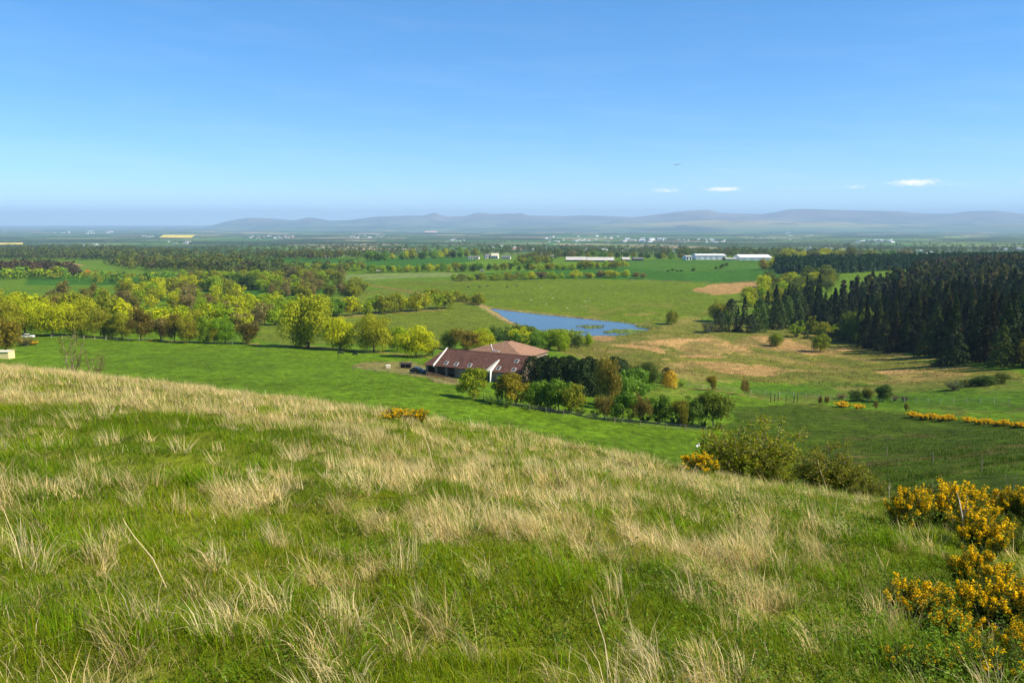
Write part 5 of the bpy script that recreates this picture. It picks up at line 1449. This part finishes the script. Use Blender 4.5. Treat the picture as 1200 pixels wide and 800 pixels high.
for sd, (ns, nf, nl, fl, lf, ff_) in enumerate(((74, 3600, 10000, .033, .045, .7), (74, 2900, 10000, .033, .045, .6), (74, 3300, 10000, .033, .045, .65), (34, 420, 3600, .034, .045, .5), (30, 260, 3600, .036, .05, .4), (40, 900, 900, .075, .09, .95), (40, 900, 900, .075, .09, .95))):
    sp_, fl_, st_ = gorse_mesh(np.random.default_rng(300 + sd), ns, nf, nl, fl, lf, ff_)
    GORSE.append((np_mesh('foliage', sp_[0], sp_[1], [M_BLADE], None, sp_[2]), np_mesh('flowers', fl_[0], fl_[1], [M_PETAL], None, fl_[2]), np_mesh('stems', st_[0], st_[1], [M_BARK], None, None, True)))
def gorse(k, x, y, h, w, label, group=None, rz=0.0):
    o = empty('gorse_bush', (x, y, Hz(x, y) - .03), rz, (w, w, h)); tag(o, label, 'gorse', group)
    link('foliage', GORSE[k][0], o); f = link('flowers', GORSE[k][1], o); f['kind'] = 'stuff'; link('stems', GORSE[k][2], o)
def gorse_px(k, px, py, hpx, wpx, label, group=None, rz=0.0):
    x, y = hit1(px, py); gorse(k, x, y, hpx / FPX * y, wpx / FPX * y, label, group, rz)
for i, (k, px, py, h, w, lab) in enumerate((
    (1, 1066, 622, 62, 66, 'flowering gorse at the upper left of the right-hand thicket'),
    (0, 1108, 618, 62, 84, 'gorse with the highest blossom and pale dead twigs in the thicket'),
    (1, 1142, 612, 52, 70, 'gorse at the back of the thicket against the green field'),
    (2, 1150, 646, 62, 80, 'gorse in the middle of the thicket with drooping blossom'),
    (1, 1196, 612, 50, 56, 'gorse cut off by the right edge, uppermost'),
    (4, 1192, 650, 60, 60, 'dark gorse with few flowers at the right edge'),
    (2, 1138, 690, 60, 62, 'upright gorse column linking the upper and lower blossom'),
    (1, 1062, 724, 60, 70, 'loose gorse at the lower left of the thicket, nearest the grass'),
    (0, 1090, 722, 52, 60, 'rounded gorse beside the loose one low in the thicket'),
    (0, 1140, 740, 70, 90, 'dense gorse low in the thicket, heavy with blossom'),
    (2, 1185, 738, 74, 92, 'dense gorse at the lower right edge'),
    (3, 1052, 778, 36, 56, 'small gorse sprig near the bottom with a single bloom'),
    (3, 1092, 786, 40, 60, 'small gorse sprig near the bottom with scattered blooms'),
    (2, 1172, 706, 56, 64, 'gorse between the column and the right edge, in shade below'),
    (1, 1118, 756, 54, 66, 'gorse under the dense one, half flowering half green'),
    (3, 1150, 792, 60, 80, 'green gorse with a few blooms at the bottom edge'),
    (1, 1196, 775, 60, 64, 'gorse heavy with orange blossom cut off by the right edge, lowest'),
    (4, 1185, 800, 62, 90, 'leafy gorse with sparse blooms in the bottom right corner'))):
    gorse_px(k, px, py, h, w, lab, rz=i * 1.3)
x, y = hit1(820, 556); gorse(0, x, y, .58, .95, 'small yellow gorse clump on the brow below the scrub bush', rz=.4)
x, y = hit1(470, 491); gorse(0, x - .1, y, .34, 1.25, 'low yellow gorse clump on the brow in the centre', rz=1.9)
x, y = hit1(493, 494); gorse(1, x, y, .46, .7, 'upright yellow gorse sprig right of the low clump on the brow', rz=.9)
gorse_px(5, 988, 477, 8, 22, 'left of two gorse clumps below the thorn trees'); gorse_px(6, 1007, 479, 6.5, 18, 'right of two gorse clumps below the thorn trees')
for i in range(15):
    f = i / 14; px = 1070 + f * 150; py = 487 + f * 14 + (1.5 if i % 2 else 0)
    if 4.5 < i < 5.5: continue
    gorse_px(5 + i % 2, px, py + 2, 8.5, 17, 'yellow gorse bush in the long line across the right field', 'gorse line across the right field', rz=i)
x, y = hit1(40, 404); gorse(5, x, y, 1.4, 3.4, 'orange yellow gorse by the white car at the left edge')
x, y = hit1(182, 400); gorse(6, x, y, .8, 5.0, 'low yellow gorse under the brown trees at left')

# ------------------------------------------------------------------ grass of the near hill
def blades(rng, X, Y, L, Wd, lean, leandir, col, tipcol, seg=2):
    n = len(X); Z = H(X, Y) - .015
    B = np.stack([X, Y, Z], 1)
    fa = rng.uniform(0, np.pi, n); side = np.stack([np.cos(fa), np.sin(fa) * .6, np.zeros(n)], 1)
    ld = np.stack([np.cos(leandir), np.sin(leandir), np.zeros(n)], 1)
    up = np.array([0, 0, 1.])
    w = (Wd * .5)[:, None]; L_ = L[:, None]; ln = lean[:, None]
    pts = [B - side * w, B + side * w]
    if seg == 2:
        M = B + up * L_ * .55 * (1 - .18 * ln) + ld * L_ * .30 * ln
        pts += [M - side * w * .8, M + side * w * .8]
    T = B + up * L_ * np.maximum(1 - .42 * ln ** 1.5, .12) + ld * L_ * .85 * ln
    pts += [T]
    k = len(pts); V = np.stack(pts, 1).reshape(-1, 3)
    b = (np.arange(n) * k)[:, None]
    F = []
    if seg == 2:
        F = [np.concatenate([b + np.array([[2, 3, 4]])]), b + np.array([[0, 1, 3, 2]])]
    else: F = [b + np.array([[0, 1, 2]])]
    C = np.stack([col] * (k - 1) + [tipcol], 1).reshape(-1, 3)
    return V, F, C
def wedge(rng, y0, y1, n, margin=.1):
    """points over the wedge of hillside in front of the camera (and a little beside it)"""
    Y = np.sqrt(rng.uniform(0, 1, n) * (y1 ** 2 - y0 ** 2) + y0 ** 2)
    u = rng.uniform(-.66 - margin, .66 + margin, n)
    return u * (Y + .6), Y
gr = np.random.default_rng(900)
GREENS = np.array([(.15, .25, .004), (.19, .275, .005), (.115, .215, .005), (.25, .28, .008), (.19, .24, .008)])
STRAWS = np.array([(.76, .59, .32), (.66, .49, .22), (.80, .66, .40), (.50, .36, .15), (.68, .56, .24)])
def visible(X, Y):
    """keep to ground on this side of the brow (and just past it)"""
    p = 600 + FPX * X / Y
    return Y < np.interp(p, _HP, _HD) * 1.35 + 3
def lawn(name, y0, y1, n, Lr, Wr, seg):
    X, Y = wedge(gr, y0, y1, n); k = visible(X, Y); X, Y = X[k], Y[k]; n = len(X)
    s = straw_mask(X, Y)
    st = gr.uniform(0, 1, n) < s * .34 + .02 + .15 * np.clip((fbm(X * .4, Y * .4, 93, 4) - .42) / .25, 0, 1)
    tall = .35 + 1.9 * fbm(X * 1.1, Y * 1.1, 95, 4) ** 2
    L = gr.uniform(Lr[0], Lr[1], n) * tall * np.where(st, 1.15, 1.0)
    Wd = gr.uniform(Wr[0], Wr[1], n) * np.where(st, .75, 1.0)
    ln = np.clip(gr.normal(.6, .32, n) + st * gr.uniform(0, .5, n), .05, 1.5)
    ld = np.where(gr.uniform(0, 1, n) < .42, gr.normal(np.pi * .95, .7, n), gr.uniform(0, 2 * np.pi, n))
    v = gr.uniform(.65, 1.25, (n, 1)); pz = np.clip((fbm(X * .7, Y * .7, 96, 4) - .32) / .36, 0, 1)[:, None]; patchy = np.array((.62, .72, .9)) * (1 - pz) + np.array((1.25, 1.08, 1.0)) * pz
    c = np.where(st[:, None], STRAWS[gr.integers(0, 5, n)] * .85, GREENS[gr.integers(0, 5, n)] * patchy) * v
    V, F, C = blades(gr, X, Y, L, Wd, ln, ld, c, c * 1.08, seg)
    tag(link(name, np_mesh(name, V, F, [M_BLADE], None, C)), 'green hillside turf mixed with dead stalks near the camera', 'grass', None, 'stuff')
lawn('grass', 1.6, 6.5, 125000, (.05, .15), (.0025, .006), 2)
lawn('grass', 6.5, 15, 200000, (.06, .18), (.005, .010), 1)
lawn('grass', 15, 48, 190000, (.09, .22), (.013, .024), 1)
def tussocks(name, y0, y1, nt, per, Lr, Wr, spread, dry, seg, label, thr=.25):
    X, Y = wedge(gr, y0, y1, nt * 6); s = straw_mask(X, Y)
    k = visible(X, Y) & ((gr.uniform(0, 1, len(X)) < s * .75 + .05) if dry else (gr.uniform(0, 1, len(X)) < (1 - s) * .5))
    X, Y = X[k][:nt], Y[k][:nt]; m = len(X)
    big_ = gr.uniform(.55, 1.25, m)
    wind = gr.normal(np.pi * .93, .6, m); wl_ = gr.uniform(.25, .95, m)
    ii = np.repeat(np.arange(m), per); n = len(ii)
    rad = spread * big_[ii] * gr.uniform(0, 1, n) ** .6; an = gr.uniform(0, 2 * np.pi, n)
    x, y = X[ii] + np.cos(an) * rad * 1.2, Y[ii] + np.sin(an) * rad
    L = gr.uniform(Lr[0], Lr[1], n) * big_[ii]
    Wd = gr.uniform(Wr[0], Wr[1], n)
    mixd = gr.uniform(0, 1, n)
    ld = np.where(mixd < .62, wind[ii] + gr.normal(0, .4, n), an)
    ln = np.clip(np.where(mixd < .62, wl_[ii] + gr.normal(0, .15, n), gr.uniform(.3, 1.25, n)), .05, 1.5)
    tone = gr.uniform(.75, 1.2, (m, 1))[ii] * gr.uniform(.75, 1.2, (n, 1))
    if dry:
        c = STRAWS[gr.integers(0, 5, m)][ii] * .5 + STRAWS[gr.integers(0, 5, n)] * .5
        gn = gr.uniform(0, 1, n) < .14
        c = np.where(gn[:, None], GREENS[gr.integers(0, 5, n)], c) * tone
    else: c = GREENS[gr.integers(0, 5, n)] * tone * np.array((.9, 1.0, .9))
    V, F, C = blades(gr, x, y, L, Wd, ln, ld, c, c * 1.1, seg)
    tag(link(name, np_mesh(name, V, F, [M_BLADE], None, C)), label, 'grass', None, 'stuff')
tussocks('dry_grass', 2.2, 8, 520, 64, (.08, .34), (.0025, .0055), .08, True, 2, 'bleached straw tussocks close to the camera')
tussocks('dry_grass', 7, 17, 1500, 40, (.10, .33), (.006, .011), .11, True, 1, 'bleached straw tussocks on the middle of the near hill')
tussocks('dry_grass', 16, 46, 2600, 32, (.14, .42), (.011, .020), .2, True, 1, 'bleached straw grass along the brow of the near hill')
tussocks('grass', 2.0, 9, 170, 90, (.09, .26), (.004, .008), .15, False, 2, 'lush dark green tufts close to the camera')
tussocks('grass', 8, 30, 650, 40, (.11, .28), (.010, .018), .24, False, 1, 'lush green tufts on the middle of the near hill')
# rougher growth standing in the pastures below the brow
def pasture(name, poly, n, seed, base, Lr, Wr, dry, label):
    g_ = np.random.default_rng(seed); P_ = plan(poly)
    us = [p[0] / p[1] for p in P_]; ys = [max(p[1], 62.) for p in P_]
    u_ = g_.uniform(min(us), max(us), n * 3); Y = np.exp(g_.uniform(math.log(min(ys)), math.log(max(ys)), n * 3)); X = u_ * Y
    k = in_poly(X, Y, P_); X, Y = X[k][:n], Y[k][:n]
    cl_ = np.clip((fbm(X / 5., Y / 4., 97, 4) - .40) / .2, .05, 1)
    k = g_.uniform(0, 1, n) < .25 + .75 * cl_; X, Y, cl_ = X[k], Y[k], cl_[k]; m = len(X)
    c = np.array(base) * g_.uniform(.6, 1.35, (m, 1)) * (1.15 - .35 * cl_)[:, None]
    d_ = g_.uniform(0, 1, m) < dry; c[d_] = np.array((.34, .26, .11)) * g_.uniform(.7, 1.1, (int(d_.sum()), 1))
    V, F, C = blades(g_, X, Y, g_.uniform(Lr[0], Lr[1], m) * (.6 + .8 * cl_), g_.uniform(Wr[0], Wr[1], m), g_.uniform(.1, .9, m), g_.uniform(0, 6.3, m), c, c, 1)
    tag(link(name, np_mesh(name, V, F, [M_BLADE], None, C)), label, 'grass', None, 'stuff')
pasture('grass', [(80, 404), (300, 408), (420, 420), (520, 452), (700, 500), (860, 515), (830, 560), (600, 520), (420, 470), (200, 440), (80, 425)], 42000, 701, (.10, .175, .006), (.10, .28), (.04, .08), .03, 'rougher grass standing in the green field below the brow')
pasture('grass', [(850, 490), (940, 476), (1060, 482), (1230, 498), (1230, 610), (1040, 590), (940, 575), (860, 540)], 38000, 702, (.060, .110, .004), (.15, .42), (.04, .08), .07, 'dark tussocky grass in the field right of the scrub bushes')
pasture('rushes', [(640, 400), (760, 392), (900, 388), (1010, 404), (1110, 430), (1200, 437), (1200, 446), (1050, 452), (900, 450), (780, 436), (690, 424)], 22000, 703, (.13, .14, .02), (.25, .7), (.10, .2), .42, 'tan rushes and dead grass on the marshy meadow')
# leafy weeds at the lower right and across the hill
def weeds(name, pts_poly, n, seed, size, label):
    X, Y = px_scatter(pts_poly, n, seed); g_ = np.random.default_rng(seed); per = 26
    X = X + g_.normal(0, .09, n) * Y * .6; Y = np.maximum(Y + g_.normal(0, .09, n) * Y, 2.2)
    ii = np.repeat(np.arange(n), per); h = g_.uniform(.08, .36, n)
    t = g_.uniform(.1, 1, len(ii)); an = g_.uniform(0, 2 * np.pi, len(ii)); r = g_.uniform(.02, .09, len(ii))
    P = np.stack([X[ii] + np.cos(an) * r, Y[ii] + np.sin(an) * r, H(X, Y)[ii] + t * h[ii]], 1)
    N = unit(np.stack([np.cos(an) * .6, np.sin(an) * .6, np.ones(len(ii))], 1) + g_.normal(0, .3, (len(ii), 3)))
    V, F = cards(g_, P, N, size, .5)
    c = np.repeat(np.array((.12, .20, .016)) * g_.uniform(.6, 1.35, (len(ii), 1)), 4, 0)
    tag(link(name, np_mesh(name, V, F, [M_BLADE], None, c)), label, 'weeds', None, 'stuff')
weeds('weeds', [(985, 690), (1060, 660), (1210, 650), (1210, 830), (960, 830)], 330, 501, .024, 'leafy green weeds round the foot of the gorse')
weeds('weeds', [(300, 560), (800, 560), (950, 620), (880, 800), (300, 760)], 260, 502, .025, 'small leafy weeds scattered through the hillside grass')
rx_, ry_ = np.concatenate([np.array(px_scatter([(672, 382), (690, 380.7), (712, 382.2), (705, 384.5), (685, 384.5)], 260, 601)), np.array(px_scatter([(636, 388), (655, 385), (672, 388), (690, 389), (670, 393), (645, 392)], 420, 602)),
    np.array(px_scatter([(700, 390), (722, 386), (748, 386.5), (775, 389), (755, 394), (715, 394)], 520, 603)), np.array(px_scatter([(738, 382.5), (755, 380.5), (785, 385), (757, 386.5)], 300, 604))], 1)
g_ = np.random.default_rng(605); n_ = len(rx_); cc_ = np.array([(.12, .17, .03), (.17, .19, .04), (.24, .2, .08)])[g_.integers(0, 3, n_)] * g_.uniform(.7, 1.2, (n_, 1))
V, F, C = blades(g_, rx_, ry_, g_.uniform(.4, 1.1, n_), g_.uniform(.15, .4, n_), g_.uniform(.1, .6, n_), g_.uniform(0, 6.3, n_), cc_, cc_, 1)
tag(link('reeds', np_mesh('reeds', V, F, [M_BLADE], None, C)), 'green reeds and sedge standing in the shallow end of the lake', 'reeds', None, 'stuff')
weeds('weeds', [(560, 500), (800, 545), (1040, 590), (1040, 640), (900, 620), (640, 540)], 300, 503, .035, 'leafy weeds along the brow below the scrub')
# single dead stalks that stand out
M_STALK = simple('dead stalk', (.58, .46, .26), .85, .1, .2, 12)
def stalk(px, py, L, lean, label, r=.0035):
    x, y = hit1(px, py); o = empty('dead_stalk', (x, y, Hz(x, y))); tag(o, label, 'stalk')
    m = MB(); m.tube([(0, 0, -.03), (lean * L * .35, .02, L * .45), (lean * L * .8, .04, L * .8), (lean * L, .05, L)], [r, r * .9, r * .7, r * .4], 5); m.build('stem', M_STALK, o)
    m = MB(); m.tube([(lean * L * .98, .05, L * .97), (lean * L * 1.05, .05, L * 1.08)], [r * .9, r * .3], 5); m.build('seed_head', M_STALK, o)
stalk(716, 792, .40, -.25, 'curved dead stalk standing in the grass at the bottom centre')
stalk(197, 688, .42, -.65, 'long straw stalk leaning left in the lower left grass')
stalk(28, 668, .5, -.3, 'straw stalk at the left edge of the near grass')
stalk(358, 500, .5, .05, 'thin upright stalk in the green band left of centre', .006)
stalk(508, 550, .6, -.25, 'pale stalk leaning left on the upper hill', .006)
stalk(972, 590, .7, -.3, 'bleached stalk left of the gorse before the dark scrub', .006)
stalk(1012, 580, .6, -.2, 'bleached stalk nearest the gorse before the dark scrub', .006)
stalk(1040, 680, .3, -.4, 'short dead stalk beside the loose gorse')
for i, (px, py, h, rz) in enumerate(((1092, 600, .62, .2), (1108, 606, .7, 2.2), (1042, 588, .5, 1.1), (1168, 600, .75, .7), (1185, 604, .8, 2.9), (1130, 640, .6, 1.7))):
    x, y = hit1(px, py); o = empty('dead_branch', (x, y, Hz(x, y)), rz)
    tag(o, ('pale forked dead branch rising through the highest gorse', 'second pale dead branch among the highest gorse', 'short dead branch at the left tip of the gorse', 'thin dead branch against the field right of the gorse', 'dead branch nearest the right edge', 'dark gap dead branch in mid thicket')[i], 'branch')
    m = MB(); m.tube([(0, 0, 0), (.03, .02, h * .5), (-.02, .03, h)], [.010, .007, .003], 5); m.build('stem', M_TWIG, o)
    m = MB(); m.tube([(.03, .02, h * .5), (.14, .0, h * .8), (.17, .02, h * .98)], [.008, .006, .002], 4); m.tube([(.01, .02, h * .65), (-.12, .05, h * .85)], [.006, .002], 4); m.build('twigs', M_TWIG, o)

# ------------------------------------------------------------------ air
hm, N, L, out = nodemat('haze air')
v = N.new('ShaderNodeVolumePrincipled')
v.inputs['Color'].default_value = (.47, .71, 1.0, 1)
v.inputs['Density'].default_value = 5.8e-5
v.inputs['Anisotropy'].default_value = 0.0
L.new(v.outputs[0], out.inputs['Volume'])
m = MB(); m.box((0, 20500, 120), (152000, 43400, 760))
hz = m.build('haze', hm); hz['kind'] = 'stuff'; hz.display_type = 'WIRE'
